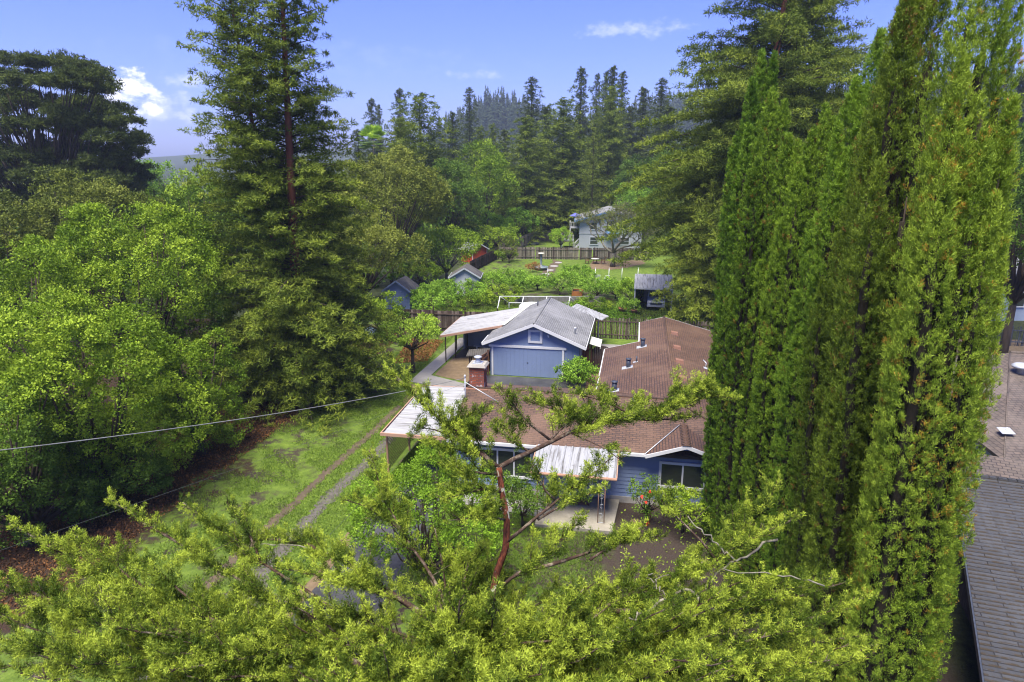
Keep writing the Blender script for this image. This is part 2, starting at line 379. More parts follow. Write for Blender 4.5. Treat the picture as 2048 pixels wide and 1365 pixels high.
# ------------------------------------------------------------------ foliage
def unit(a): return a/np.maximum(np.linalg.norm(a, axis=-1, keepdims=True), 1e-6)
def leaf_arrays(C, D, Nn, L, Wd, kite):
    S = unit(np.cross(D, Nn)); L = L[:, None]; Wd = Wd[:, None]
    if kite: A = np.stack([C, C+D*L*.45+S*Wd*.5, C+D*L, C+D*L*.45-S*Wd*.5], 1)
    else: A = np.stack([C-S*Wd*.5, C+S*Wd*.5, C+D*L], 1)
    return A
def clumps(rg, P, O, r, k, flat=1.0, up=.0, ls=.12, lw=.05, tint=.45, tv=.12, bias=.7, out=.5, kite=False, jt=.08, axis=None):
    """k leaves around every centre P; O = outward direction of the clump; returns leaf vertex arrays and tints"""
    n = len(P); idx = np.repeat(np.arange(n), k); m = n*k
    r = np.broadcast_to(np.asarray(r, float), (n,))
    d = unit(O[idx]*bias+rg.normal(size=(m, 3))); off = d*(r[idx]*rg.uniform(.3, 1, m))[:, None]
    if axis is not None: off = off+axis[idx]*(r[idx]*rg.uniform(-1, 1, m)*1.3)[:, None]
    off[:, 2] *= flat; pos = P[idx]+off
    D = unit(rg.normal(size=(m, 3))*.6+d*out+np.array((0, 0, up))+(axis[idx]*.6 if axis is not None else 0))
    Nn = unit(d*.9+np.array((0, 0, .35))+rg.normal(size=(m, 3))*.45)
    L = ls*rg.uniform(.6, 1.35, m); Wd = lw*rg.uniform(.7, 1.3, m)
    A = leaf_arrays(pos, D, Nn, L, Wd, kite)
    ct = np.broadcast_to(np.asarray(tint, float), (n,))+rg.normal(size=n)*tv
    # new growth, with shading put into the tint: outermost leaves of a clump lighter
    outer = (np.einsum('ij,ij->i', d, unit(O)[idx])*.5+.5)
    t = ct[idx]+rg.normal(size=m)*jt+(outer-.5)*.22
    return A, np.repeat(t, A.shape[1])
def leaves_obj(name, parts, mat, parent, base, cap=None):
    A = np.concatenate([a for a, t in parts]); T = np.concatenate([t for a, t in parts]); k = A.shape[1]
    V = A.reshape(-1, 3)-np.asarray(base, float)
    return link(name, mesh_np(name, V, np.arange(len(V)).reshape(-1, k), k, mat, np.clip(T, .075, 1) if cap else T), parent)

def conifer(rg, H, R, z0=.08, dens=6.5, prof=.8, k=30, ls=.2, lw=.07, cs=.42, droop=.45, up0=.25, tint=.42, lean=(0, 0), flat=.42, gap=0.0, step=.55, sector=None, bul=1.0, bare=None):
    """a layered conifer crown at the origin: whorled boughs carrying flat sprays"""
    P = []; O = []; br = []; RS = []
    nb = int(H*dens*(1-z0)); phi = rg.uniform(0, 6.28)
    for i in range(nb):
        t = z0+(1-z0)*((i+rg.uniform())/nb)**1.06
        z = t*H; Lb = R*((1-t)/(1-z0))**prof*rg.uniform(.62, 1.15)*min(1, .72+t*2.2)+.25
        if gap and rg.uniform() < gap: continue
        phi += 2.4+rg.normal()*.35; dx, dy = math.cos(phi), math.sin(phi)
        if sector and rg.uniform() < .5 and dx*sector[0]+dy*sector[1] < -.3: continue
        o = np.array((lean[0]*t, lean[1]*t, z)); u0 = up0+.5*t*t; dr = droop*(1-.7*t)
        if bare and bare[0] < z < bare[1] and -dy > .62 and rg.uniform() < .9: continue
        if bare and bare[2] < z < bare[2]+5 and rg.uniform() < .2: continue
        m = max(2, int(Lb/step)); br.append((o, dx, dy, Lb, u0, dr))
        for s in np.linspace(.22, 1.0, m):
            wid = (.26*Lb*(1.15-s)+.12)*bul
            for q in range(1+int(wid*2*.8/step)):
                lat = rg.uniform(-1, 1)*wid; c = o+np.array((dx*s*Lb-dy*lat, dy*s*Lb+dx*lat, Lb*(u0*s-dr*s*s)-.30*abs(lat)+rg.normal()*.10))
                P.append(c); O.append((dx*(.3+.5*s), dy*(.3+.5*s), .75)); RS.append(min(1, .22+1.9*Lb/R)*(1.12-.35*s))
    P = np.array(P); O = unit(np.array(O)); RS = np.array(RS)
    if bare:      # a lane of missing sprays through which the stem shows
        ax_ = P[:, 0]-lean[0]*P[:, 2]/H; ay_ = P[:, 1]-lean[1]*P[:, 2]/H; pr_ = ax_*.955+ay_*.297; kk = ~((np.abs(pr_) < .75) & (ay_ < 0) & (P[:, 2] > bare[0]) & (P[:, 2] < bare[1]) & (rg.uniform(size=len(P)) < .88)); P, O, RS = P[kk], O[kk], RS[kk]
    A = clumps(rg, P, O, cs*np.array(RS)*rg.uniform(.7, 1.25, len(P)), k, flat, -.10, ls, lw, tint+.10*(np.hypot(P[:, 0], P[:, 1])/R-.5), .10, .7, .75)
    return A, br
def bough_mb(br, base=(0, 0, 0), kr=.02):
    m = MB()
    for o, dx, dy, Lb, u0, dr in br:
        m.tube([(base[0]+o[0]+dx*s*Lb, base[1]+o[1]+dy*s*Lb, base[2]+o[2]+Lb*(u0*s-dr*s*s)-.10) for s in (0, .3, .6, .85)], [kr+Lb*.006, kr+Lb*.004, kr*.7+Lb*.002, kr*.4], 4)
    return m
def trunk_mb(H, r, lean=(0, 0), br=None, base=(0, 0, 0), kr=.02, n=9, top=.97):
    m = MB(); pts = [(base[0]+lean[0]*t, base[1]+lean[1]*t, base[2]+H*t) for t in np.linspace(0, top, 10)]
    m.tube(pts, [r*(1.25 if i == 0 else 1)*(1-.93*i/9) + .012 for i in range(10)], n)
    if br:
        for o, dx, dy, Lb, u0, dr in br:
            m.tube([(base[0]+o[0]+dx*s*Lb, base[1]+o[1]+dy*s*Lb, base[2]+o[2]+Lb*(u0*s-dr*s*s)-.05) for s in (0, .3, .6, .85)], [kr+Lb*.008, kr+Lb*.005, kr*.7+Lb*.003, kr*.5], 4)
    return m
def broadleaf(rg, R, H, zb, nl=16, lr=.42, dens=2.2, k=34, cs=.32, ls=.13, lw=.085, tint=.45, kite=True, sq=(1, 1, 1), up=.15, low=-.35):
    """a rounded crown of leafy lobes: horizontal radius R, crown from zb to H; origin at the foot"""
    P = []; O = []; T = []; cz = (H+zb)/2; hz = (H-zb)/2; lobes = []; nl = int(nl*1.7); lr = lr*.78
    for i in range(nl):
        d = unit(rg.normal(size=3)*np.array((1, 1, .8))); d[2] = rg.uniform(-.95, 1.1) if low < -.5 else (abs(d[2])*1.1+low*rg.uniform(0, 1.2) if d[2] < 0 else d[2])
        rr = rg.uniform(.50, .86); c = np.array((d[0]*R*rr*sq[0], d[1]*R*rr*sq[1], cz+d[2]*hz*rr)); lrad = R*lr*rg.uniform(.7, 1.2)
        lobes.append((c, lrad)); lt = rg.normal()*.10
        n = int(dens*2*math.pi*lrad*lrad/(cs*cs*3.14)*.75); dd = unit(rg.normal(size=(n, 3))+d*.55+np.array((0, 0, .35)))
        rad = lrad*(1+.16*np.sin(dd[:, 0]*7+i)*np.sin(dd[:, 2]*8+2*i)+rg.normal(size=n)*.06)
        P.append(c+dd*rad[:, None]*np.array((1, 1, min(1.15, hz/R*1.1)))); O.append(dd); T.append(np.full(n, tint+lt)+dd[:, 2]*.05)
    P = np.concatenate(P); O = np.concatenate(O); T = np.concatenate(T)
    # drop the clumps buried deep inside other lobes
    keep = np.ones(len(P), bool)
    for c, lrad in lobes: keep &= ((P-c)**2).sum(1) > (lrad*.7)**2
    P, O, T = P[keep], O[keep], T[keep]
    return clumps(rg, P, O, cs*rg.uniform(.6, 1.3, len(P)), int(k*1.35), .9, up, ls*.84, lw*.84, T, .10, .8, .6, kite, jt=.05), lobes
def limb_mb(lobes, H, r, zb, rg, base=(0, 0, 0)):
    m = MB(); b = Vector([float(c) for c in base]); f = Vector((0, 0, zb*.75+.2))
    m.tube([b, b+f*.5, b+f], [r*1.25, r, r*.85], 8)
    for c, lr in lobes:
        c = Vector(c); mid = f.lerp(c, .5)+Vector((rg.normal()*.2, rg.normal()*.2, -.1*c.z*.3))
        m.tube([b+f, b+mid, b+c], [r*.55, r*.32, r*.12], 5)
    return m
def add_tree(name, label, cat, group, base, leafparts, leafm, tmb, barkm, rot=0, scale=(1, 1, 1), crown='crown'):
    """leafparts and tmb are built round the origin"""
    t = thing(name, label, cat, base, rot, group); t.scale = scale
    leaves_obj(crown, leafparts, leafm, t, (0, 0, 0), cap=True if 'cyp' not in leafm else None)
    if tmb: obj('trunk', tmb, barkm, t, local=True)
    return t

# ================================================================== THE SETTING
def hill_z(x, y):
    g = lambda cx, cy, sx, sy, h: h*np.exp(-((x-cx)/sx)**2-((y-cy)/sy)**2)
    z = g(-12, 620, 52, 110, 40)+g(-150, 900, 120, 160, 8)+g(190, 760, 150, 200, 52)+g(420, 560, 160, 260, 60)
    z = z+g(-420, 1380, 300, 160, 20)+g(300, 1350, 500, 160, 44)
    return z*np.clip((y-190)/140, 0, 1)**1.5
def make_ground():
    s = np.linspace(-1, 1, 181); X = np.sinh(s*5.2)/np.sinh(5.2)*1800; t = np.linspace(0, 1, 170); Y = -60+np.sinh(t*4.6)/np.sinh(4.6)*1560
    xx, yy = np.meshgrid(X, Y); zz = hill_z(xx, yy); V = np.stack([xx, yy, zz], -1).reshape(-1, 3); nx = len(X)
    i, j = np.meshgrid(np.arange(nx-1), np.arange(len(Y)-1)); a = (j*nx+i).ravel()
    n = N('ground'); co = n.coord('Object'); sp = n.n('ShaderNodeSeparateXYZ'); n.l(co, sp.inputs[0])
    u = n.math('ADD', n.math('MULTIPLY', sp.outputs[0], CR), n.math('MULTIPLY', sp.outputs[1], SR))
    v = n.math('ADD', n.math('MULTIPLY', sp.outputs[0], -SR), n.math('MULTIPLY', sp.outputs[1], CR))
    n1 = n.noise(co, .35, 5); n2 = n.noise(co, 2.2, 6, .65); n3 = n.noise(co, 16, 4, .7)
    w1 = n.math('MULTIPLY', n.math('SUBTRACT', n1, .5), 7); w2 = n.math('MULTIPLY', n.math('SUBTRACT', n2, .5), 3)
    uu = n.math('ADD', n.math('ADD', u, w1), w2); vv = n.math('ADD', n.math('ADD', v, w1), w2)
    grass = n.ramp(n.math('ADD', n.math('MULTIPLY', n2, .6), n.math('MULTIPLY', n3, .4)), ((.32, (.040, .060, .012)), (.48, (.085, .135, .016)), (.66, (.15, .21, .03))))
    litter = n.ramp(n3, ((.36, (.012, .009, .007)), (.54, (.042, .024, .014)), (.72, (.11, .055, .026))))
    soil = n.ramp(n3, ((.3, (.022, .016, .013)), (.7, (.065, .048, .038))))
    forest = n.ramp(n2, ((.35, (.012, .016, .007)), (.6, (.04, .05, .018))))
    # bare wet soil showing through the lawn next to the trees
    bare = n.math('MULTIPLY', n.smooth(uu, -13.0, -17.5), n.smooth(n.math('ADD', n.math('MULTIPLY', n.noise(co, .75, 7, .75), .8), n.math('MULTIPLY', n3, .2)), .50, .56))
    col = n.mix(bare, grass, soil)
    yard = n.math('MULTIPLY', n.smooth(uu, -3.0, -.8), n.smooth(v, 31, 29))
    col = n.mix(yard, col, soil)
    bed = n.math('MULTIPLY', n.math('MULTIPLY', n.smooth(u, -8.5, -7.5), n.smooth(v, 31, 29)), n.smooth(n2, .47, .55))
    col = n.mix(bed, col, soil)
    garden = n.math('MULTIPLY', n.math('MULTIPLY', n.smooth(v, 62, 66), n.smooth(vv, 79, 75)), n.smooth(n1, .38, .58)); col = n.mix(garden, col, soil)
    col = n.mix(n.math('MULTIPLY', n.smooth(uu, -18.8, -20.0), n.smooth(v, 58, 56)), col, litter)
    fo = n.math('MAXIMUM', n.math('MAXIMUM', n.math('MULTIPLY', n.smooth(u, -23.5, -24.5), n.smooth(v, 56, 58)), n.smooth(v, 140, 150)), n.smooth(u, 9.5, 10.5))
    col = n.mix(fo, col, forest); n.bump(n3, .8, .06); n.fin(col, .85, .2)
    me = mesh_np('ground', V, np.stack([a, a+1, a+1+nx, a+nx], 1), 4, 'ground'); me.polygons.foreach_set('use_smooth', [True]*len(me.polygons))
    struct(link('ground', me), 'green lawn, leaf litter and wooded hills')
make_ground()

def sheet(name, poly, z, mat, label, jit=0, seed=1, hframe=True, sub=.5):
    """a thin sheet; edge subdivided and jittered"""
    rg = random.Random(seed); P = []
    for i, p in enumerate(poly):
        q = poly[(i+1) % len(poly)]; n = max(1, int(math.dist(p, q)/sub)) if jit else 1
        for k in range(n): P.append((p[0]+(q[0]-p[0])*k/n+rg.uniform(-jit, jit), p[1]+(q[1]-p[1])*k/n+rg.uniform(-jit, jit)))
    if hframe: P = [tuple(HW(a, b)[:2]) for a, b in P]
    m = MB(); m.add([(a, b, z) for a, b in P], [tuple(range(len(P)))])
    o = obj(name, m, mat)
    if o.data.polygons[0].normal.z < 0: o.data.flip_normals()
    return struct(o, label)
def strip(name, pts, wid, z, mat, label, jit=.1, seed=3):
    rg = random.Random(seed); L_ = []; R_ = []; Q = []
    for a, b in zip(pts[:-1], pts[1:]):
        k = max(2, int(math.dist(a, b)/.16)); Q += [(a[0]+(b[0]-a[0])*i/k, a[1]+(b[1]-a[1])*i/k) for i in range(k)]
    Q.append(tuple(pts[-1][:2])); n = len(Q)
    for i, q in enumerate(Q):
        d = Vector((Q[min(i+1, n-1)][0]-Q[max(i-1, 0)][0], Q[min(i+1, n-1)][1]-Q[max(i-1, 0)][1])).normalized()
        w = wid/2; L_.append((q[0]-d.y*(w+rg.uniform(-jit, jit)), q[1]+d.x*(w+rg.uniform(-jit, jit)), z)); R_.append((q[0]+d.y*(w+rg.uniform(-jit, jit)), q[1]-d.x*(w+rg.uniform(-jit, jit)), z))
    m = MB(); m.add(L_+R_, [(i, i+1, n+i+1, n+i) for i in range(n-1)]); o = obj(name, m, mat)
    if o.data.polygons[0].normal.z < 0: o.data.flip_normals()
    return struct(o, label)
g2 = lambda px, py: tuple(gp(px, py)[:2])
strip('dirt_track', [g2(*p) for p in ((800,812),(745,865),(700,905),(640,958),(590,1005),(540,1050),(480,1105),(400,1190),(330,1300),(290,1380))], .46, .006, 'dirt', 'narrow wheel rut of bare earth in the lawn', .10)
strip('gravel_track', [g2(*p) for p in ((790,868),(745,915),(700,955),(650,1005),(595,1065),(550,1115),(500,1175),(420,1290),(380,1380))], .66, .009, 'gravel', 'wider gravel wheel track beside the driveway', .17, 5)
sheet('driveway', [(-11.0,2),(-7.4,2),(-7.9,20),(-8.0,36),(-3.0,36),(-1.9,44.6),(-10.1,44.6),(-10.3,36),(-11.0,34)], .012, 'asphalt', 'dark wet asphalt driveway', .04)
sheet('driveway_verge', [(-11.3,3),(-10.8,3),(-10.8,34),(-11.25,34)], .016, 'compost_ground', 'worn driveway edge strip', .12, 8)
sheet('street_apron', [(-15.0,8),(-11.3,6),(-11.2,18.5),(-13.6,20.5)], .0075, 'gravel', 'gravel apron at the end of the drive', .25, 4)
m = MB(); m.slab([(-14.9,43.8,.05),(-13.9,43.8,.05),(-13.5,54.0,.05),(-14.5,54.0,.05)], .08); m.slab([(-14.9,42.2,.052),(-10.6,40.9,.052),(-10.6,42.2,.052),(-13.9,43.79,.052),(-14.9,43.79,.052)], .08)
o = obj('walkway', m, 'wet_concrete'); o.location = (0, 0, 0); o.rotation_euler = (0, 0, ROT); struct(o, 'concrete walk beside the lean-to')
sheet('patio_ground', [(-13.7,44.0),(-10.5,42.6),(-10.3,53),(-13.4,53)], .011, 'compost_ground', 'bare brown earth under the lean-to', .06, 6)
sheet('moss_bed', [(-13.9,38.0),(-10.7,37.5),(-10.7,40.8),(-14.6,41.8)], .010, 'compost_ground', 'mossy earth bed behind the carport', .12, 9)
sheet('brick_path', [(-3.1,36),(-1.6,36),(-1.7,50),(-3.0,50)], .018, 'red_paving', 'red paved path beside the brown roofed wing')
sheet('patio_slabs', [(-3.0,50.01),(.8,50.01),(.8,54.3),(-3.0,54.3)], .02, 'wet_concrete', 'paving by the back fence')
sheet('garden_walk', [(-8,26.6),(-3.6,26.0),(-3.6,27.2),(-8,27.6)], .013, 'wet_concrete', 'concrete walk to the porch', .03, 2)
sheet('far_dirt', [(22,34),(60,34),(60,62),(22,62)], .005, 'dirt', 'brown earth behind the tan roof', .3, 7)

# ================================================================== THE BLUE HOUSE
H = hthing('blue_house', 'low blue house with brown shingle roofs, brick chimney and white framed windows', 'house', 0, 28)
def lap_wall(u0, u1, v, z0, z1, face=-1, step=.19, skip=()):
    """overlapping siding boards along u at v; skip = openings (u0,u1,z0,z1)"""
    m = MB(); z = z0
    while z < z1-.01:
        zt = min(z+step, z1); segs = [(u0, u1)]
        for (a, b, c, d) in skip:
            if zt > c+.01 and z < d-.01: segs = [s for (p, q) in segs for s in ((p, min(q, a)), (max(p, b), q)) if s[1]-s[0] > .02]
        for p, q in segs: m.hexa([(p, v-.035, z), (q, v-.035, z), (q, v+.02, z), (p, v+.02, z)], [(p, v-.012, zt), (q, v-.012, zt), (q, v+.02, zt), (p, v+.02, zt)])
        z += step
    return m
wins = [(1.45,3.25,1.0,2.02), (-6.6,-4.35,.85,2.05), (-2.55,-1.55,.15,2.15)]
m = MB(); m.box(-7.75,5.6,28.03,35.0,.32,2.62); m.box(-1.35,5.7,35.0,43.3,.32,2.55); m.box(.85,5.7,43.3,48.6,.32,2.55)
m.add([(.85,48.61,2.55),(5.7,48.61,2.55),(2.05,48.61,3.6)], [(0,1,2)]); m.add([(-7.76,28.1,2.6),(-7.76,35,2.6),(-7.76,31.5,3.6)], [(0,2,1)])
obj('wall', m, 'blue_paint', H)
m = lap_wall(-7.75, 4.7, 28.0, .30, 2.6, skip=wins)
for k in range(4):
    z = 2.6+k*.15; w = 1.55*(1-(k*.15)/.56)
    if w > .05: m.hexa([(2.39-w,27.97,z),(2.39+w,27.97,z),(2.39+w,28.02,z),(2.39-w,28.02,z)], [(2.39-max(w-.4,.02),27.985,z+.15),(2.39+max(w-.4,.02),27.985,z+.15),(2.39+max(w-.4,.02),28.02,z+.15),(2.39-max(w-.4,.02),28.02,z+.15)])
obj('siding', m, 'blue_paint', H)
m = MB(); m.box(-7.8,5.65,27.94,35.05,0,.30); m.box(-1.4,5.75,35.06,48.65,0,.30); obj('foundation', m, 'foundation', H)
m = MB(); m.slab([(-8.1,27.6,2.62),(6.1,27.6,2.62),(2.05,31.5,3.72),(-8.1,31.5,3.72)], .14, (1,0,0))
m.slab([(2.049,31.503,3.72),(-8.1,31.503,3.72),(-8.1,35.35,2.64),(-1.85,35.35,2.64)], .14, (1,0,0))
rf = obj('roof', m, 'brown_shingle', H, 'brown shingle roof of the front block')
m = MB(); m.slab([(2.05,31.51,3.722),(2.05,49.0,3.722),(.35,49.0,3.26),(.35,43.6,3.26),(-1.85,43.6,2.66),(-1.85,35.35,2.66)], .14, (0,-1,0))
m.slab([(2.054,31.51,3.722),(2.054,49.0,3.722),(6.15,49.0,2.62),(6.15,27.62,2.62)], .14, (0,1,0))
wr = obj('roof', m, 'wing_shingle', H, 'long brown shingle roof of the rear wing')
m = MB(); m.tube([(-8.1,31.5,3.745),(2.05,31.5,3.745)], .05, 6); m.tube([(2.05,31.4,3.745),(2.05,49,3.745)], .07, 6); m.tube([(2.05,31.45,3.74),(6.1,27.62,2.65)], .05, 6); obj('ridge_cap', m, 'brown_shingle', rf)
# small front gable
m = MB(); m.slab([(2.39,27.25,3.24),(2.39,29.7,3.24),(.72,27.62,2.665),(.72,27.25,2.665)], .10, (0,1,0)); m.slab([(2.394,27.25,3.24),(2.394,29.7,3.24),(4.06,27.62,2.665),(4.06,27.25,2.665)], .10, (0,-1,0))
gb = obj('roof', m, 'wing_shingle', H, 'small gable roof over the front window')
m = MB()
for k in range(14): m.add([(2.39,27.24+k*.175,3.31-.0),(2.39,27.44+k*.175,3.275),(2.20,27.40+k*.175,3.20),(2.20,27.22+k*.175,3.235),(2.58,27.40+k*.175,3.20),(2.58,27.22+k*.175,3.235)], [(0,1,2,3),(0,5,4,1),(0,3,5)])
obj('ridge_cap', m, 'wing_shingle', gb)
m = MB(); m.beam((.70,27.26,2.60),(2.39,27.26,3.17),.04,.15); m.beam((2.39,27.262,3.17),(4.08,27.262,2.60),.04,.15); obj('barge_board', m, 'white_paint', gb)
m = MB(); m.tube([(.68,27.3,2.70),(2.2,29.6,3.22)], .02, 5); obj('valley_flashing', m, 'light_metal', gb)
m = MB(); m.box(2.17,2.61,27.955,27.985,2.62,2.88)
for k in range(4): m.hexa([(2.20,27.93,2.64+k*.06),(2.58,27.93,2.64+k*.06),(2.58,27.96,2.64+k*.06),(2.20,27.96,2.64+k*.06)], [(2.20,27.95,2.68+k*.06),(2.58,27.95,2.68+k*.06),(2.58,27.96,2.68+k*.06),(2.20,27.96,2.68+k*.06)])
obj('gable_vent', m, 'blue_paint', H)
# gutters and fascia
m = MB(); m.box(-8.12,.74,27.50,27.60,2.47,2.60); m.box(-8.14,-8.10,27.6,35.35,2.5,2.62); obj('gutter', m, 'white_paint', H)
m = MB(); m.beam((-1.88,35.4,2.56),(-1.88,43.62,2.56),.07,.12); m.beam((-1.85,43.64,2.60),(.32,43.64,3.2),.04,.10); m.beam((.32,43.62,3.18),(.32,49.0,3.18),.07,.12); m.beam((.32,49.02,3.18),(2.05,49.02,3.66),.04,.12); m.beam((2.05,49.02,3.66),(6.15,49.02,2.56),.04,.12)
obj('gutter', m, 'white_paint', H, 'gutters and fascia of the rear wing')
for b in ((-7.82,-7.68,27.95,28.06,.3,2.55), (-7.82,-7.70,34.9,35.03,.3,2.5)): m = MB(); m.box(*b); obj('corner_trim', m, 'white_paint', H)
def window(par, u0, u1, z0, z1, v, mull=(.5,), fw=.11, glass='window_glass', mat='white_paint', rails=()):
    m = MB(); m.box(u0-fw,u1+fw,v-.07,v+.01,z1,z1+fw*1.1); m.box(u0-fw-.03,u1+fw+.03,v-.09,v+.01,z0-fw,z0); m.box(u0-fw,u0,v-.06,v+.01,z0,z1); m.box(u1,u1+fw,v-.06,v+.01,z0,z1)
    for t in mull: x = u0+(u1-u0)*t; m.box(x-.035,x+.035,v-.045,v+.005,z0+.002,z1-.002)
    for t in rails: z = z0+(z1-z0)*t; m.box(u0+.002,u1-.002,v-.04,v+.004,z-.02,z+.02)
    m2 = MB(); m2.box(u0,u1,v-.02,v+.025,z0,z1)
    g = obj('window', m2, glass, par); obj('frame', m, mat, g); return g
window(H, 1.45, 3.25, 1.0, 2.02, 28.0, (.5,)); window(H, -6.6, -4.35, .85, 2.05, 28.0, (.33, .67))
m = MB(); m.box(-2.47,-1.63,27.99,28.03,.17,2.08); d = obj('door', m, 'pale_wall', H); m = MB(); m.box(-2.60,-2.48,27.90,28.02,.15,2.2); m.box(-1.62,-1.50,27.90,28.02,.15,2.2); m.box(-2.48,-1.62,27.90,28.02,2.09,2.2); obj('frame', m, 'white_paint', d)
m = MB(); m.box(-2.3,-1.8,27.96,27.985,1.1,1.9); obj('pane', m, 'window_glass', d); m = MB(); m.tube([(-1.75,27.93,1.05),(-1.75,27.99,1.05)], .035, 8); obj('handle', m, 'light_metal', d)
# chimney
m = MB(); m.box(-8.15,-7.15,31.55,32.45,2.2,3.35); m.hexa([(-8.15,31.55,3.35),(-7.15,31.55,3.35),(-7.15,32.45,3.35),(-8.15,32.45,3.35)], [(-8.05,31.65,3.55),(-7.3,31.65,3.55),(-7.3,32.4,3.55),(-8.05,32.4,3.55)]); m.box(-8.05,-7.3,31.65,32.4,3.55,4.75)
ch = obj('chimney', m, 'chimney_brick', H)
m = MB(); m.hexa([(-8.16,31.54,4.75),(-7.19,31.54,4.75),(-7.19,32.51,4.75),(-8.16,32.51,4.75)], [(-8.08,31.62,4.87),(-7.27,31.62,4.87),(-7.27,32.43,4.87),(-8.08,32.43,4.87)]); obj('crown_slab', m, 'foundation', ch)
m = MB(); m.box(-7.92,-7.43,31.78,32.27,4.872,4.90); m.lathe((-7.675,32.025,4.90), ((.17,0),(.13,.06),(.12,.2),(.11,.24),(.2,.26),(.21,.29),(.12,.33),(.02,.335))); obj('flue_cap', m, 'light_metal', ch)
m = MB(); m.box(-8.25,-7.05,31.30,31.55,3.60,3.70); obj('flashing', m, 'vent_box', ch)
# roof fittings
def roof_z(u): return 3.72-abs(u-2.05)*.272
def pipe_vent(u, v, r=.13, h=.48, mat='dark_metal', cap=True):
    z = roof_z(u); m = MB(); m.lathe((u,v,z-.05), ((r,0),(r,h)), 14)
    if cap: m.lathe((u,v,z-.05), ((r*.8,h),(r*.8,h+.05),(r*1.35,h+.06),(r*1.3,h+.10),(.02,h+.12)), 14)
    p = obj('vent_pipe', m, mat, H); m = MB(); s = r*1.9; m.slab([(u-s-.12,v-s,roof_z(u-s-.12)+.025),(u+s,v-s,roof_z(u+s)+.025),(u+s,v+s,roof_z(u+s)+.025),(u-s-.12,v+s,roof_z(u-s-.12)+.025)], .02); obj('flashing', m, 'light_metal', p)
pipe_vent(.55, 42.2); pipe_vent(-.25, 38.35); pipe_vent(-.9, 34.6); pipe_vent(.2, 39.1, .045, .4, cap=False)
m = MB(); z = 3.6; m.lathe((.15,31.1,3.55), ((.045,0),(.045,.45)), 10); m.lathe((.15,31.1,3.6), ((.14,0),(.14,.18),(.07,.26),(.05,.3)), 12); obj('vent_pipe', m, 'dark_metal', H)
for v in (35.2, 38.3, 41.2, 44.7):
    m = MB(); m.hexa([(2.35,v-.22,3.60),(2.85,v-.22,3.48),(2.85,v+.22,3.48),(2.35,v+.22,3.60)], [(2.38,v-.18,3.77),(2.82,v-.18,3.70),(2.82,v+.18,3.70),(2.38,v+.18,3.77)]); obj('roof_vent', m, 'vent_box', H)
m = MB(); m.tube([(4.1,38.9,3.1),(4.15,38.9,3.42),(4.0,39.25,3.5)], .03, 6); m.slab([(4.0,38.6,3.215),(4.5,38.6,3.08),(4.5,38.9,3.08),(4.0,38.9,3.215)], .02); obj('vent_pipe', m, 'light_metal', H, 'bent metal pipe low on the rear wing roof')
m = MB(); m.corr((-1.85,41.9,2.52),(-1.85,43.5,2.52),(-.9,43.5,2.80),(-.9,41.9,2.80), .25, .02); o = obj('patio_cover', m, 'fiberglass', H)
# service mast on the roof
m = MB(); m.tube([(-8.0,30.6,2.9),(-8.0,30.6,4.55)], .035, 8); m.tube([(-8.0,30.6,4.3),(-6.3,30.3,3.5)], .022, 6); m.lathe((-8.0,30.6,4.55), ((.05,0),(.07,.05),(.03,.12)), 8); obj('service_mast', m, 'light_metal', H)

# porch awning, posts, slab
A = hthing('porch_awning', 'small white ribbed metal awning on scrolled iron posts over the front door', 'awning', -2.2, 26.5)
m = MB(); m.corr((-3.95,25.62,2.30),(-.45,25.62,2.30),(-.45,27.6,2.66),(-3.95,27.6,2.66), .3, .03, .02, .7); obj('roof', m, 'awning_metal', A)
m = MB(); m.box(-3.99,-.41,25.57,25.62,2.19,2.31); m.box(-3.99,-.41,25.53,25.57,2.24,2.29); m.beam((-.42,25.6,2.26),(-.42,27.55,2.61),.04,.12); m.beam((-3.98,25.6,2.26),(-3.98,27.55,2.61),.04,.12); obj('fascia', m, 'tan_trim', A)
def iron_post(u, v, z0, z1, par, w=.26):
    m = MB()
    for s in (-1, 1): m.tube([(u+s*w/2,v,z0),(u+s*w/2,v,z1)], .020, 6)
    p = obj('post', m, 'brown_iron', par); m = MB(); z = z0+.08; k = 0
    while z < z1-.45:
        s = 1 if k % 2 else -1; pts = []
        for i in range(15):
            t = i/14; a = t*math.pi*2.1; rr = .075*(1-.55*t); pts.append((u+s*(rr*math.cos(a)), v, z+.2+rr*math.sin(a)*1.1+.12*(1-t)))
        m.tube(pts, .009, 5); z += .42; k += 1
    m.tube([(u,v,z0),(u,v,z1)], .006, 4); m.tube([(u-w/2,v,z0+.02),(u+w/2,v,z0+.02)], .012, 5); m.tube([(u-w/2,v,z1-.02),(u+w/2,v,z1-.02)], .012, 5)
    obj('scrollwork', m, 'light_metal', p)
iron_post(-1.0, 25.72, .16, 2.22, A); iron_post(-3.55, 25.72, .16, 2.22, A)
m = MB(); m.hexa([(-3.7,25.15,0),(-.5,25.15,0),(-.3,27.9,0),(-3.7,27.9,0)], [(-3.7,25.15,.15),(-.5,25.15,.15),(-.3,27.9,.15),(-3.7,27.9,.15)]); o = obj('porch_slab', m, 'concrete'); o.rotation_euler = (0,0,ROT); struct(o, 'concrete porch slab')
D = hthing('doormat', 'red brown doormat on the porch slab in front of the door', 'doormat', -2.05, 27.3, .15); m = MB(); m.box(-2.45,-1.6,27.1,27.6,.151,.17); obj('mat', m, 'vent_box', D)
S = hthing('garden_stub_post', 'short brown wooden post in the bare earth by the blue wall', 'post', 1.0, 26.6); m = MB(); m.box(.97,1.07,26.55,26.65,0,.55); obj('post', m, 'gate_wood', S)
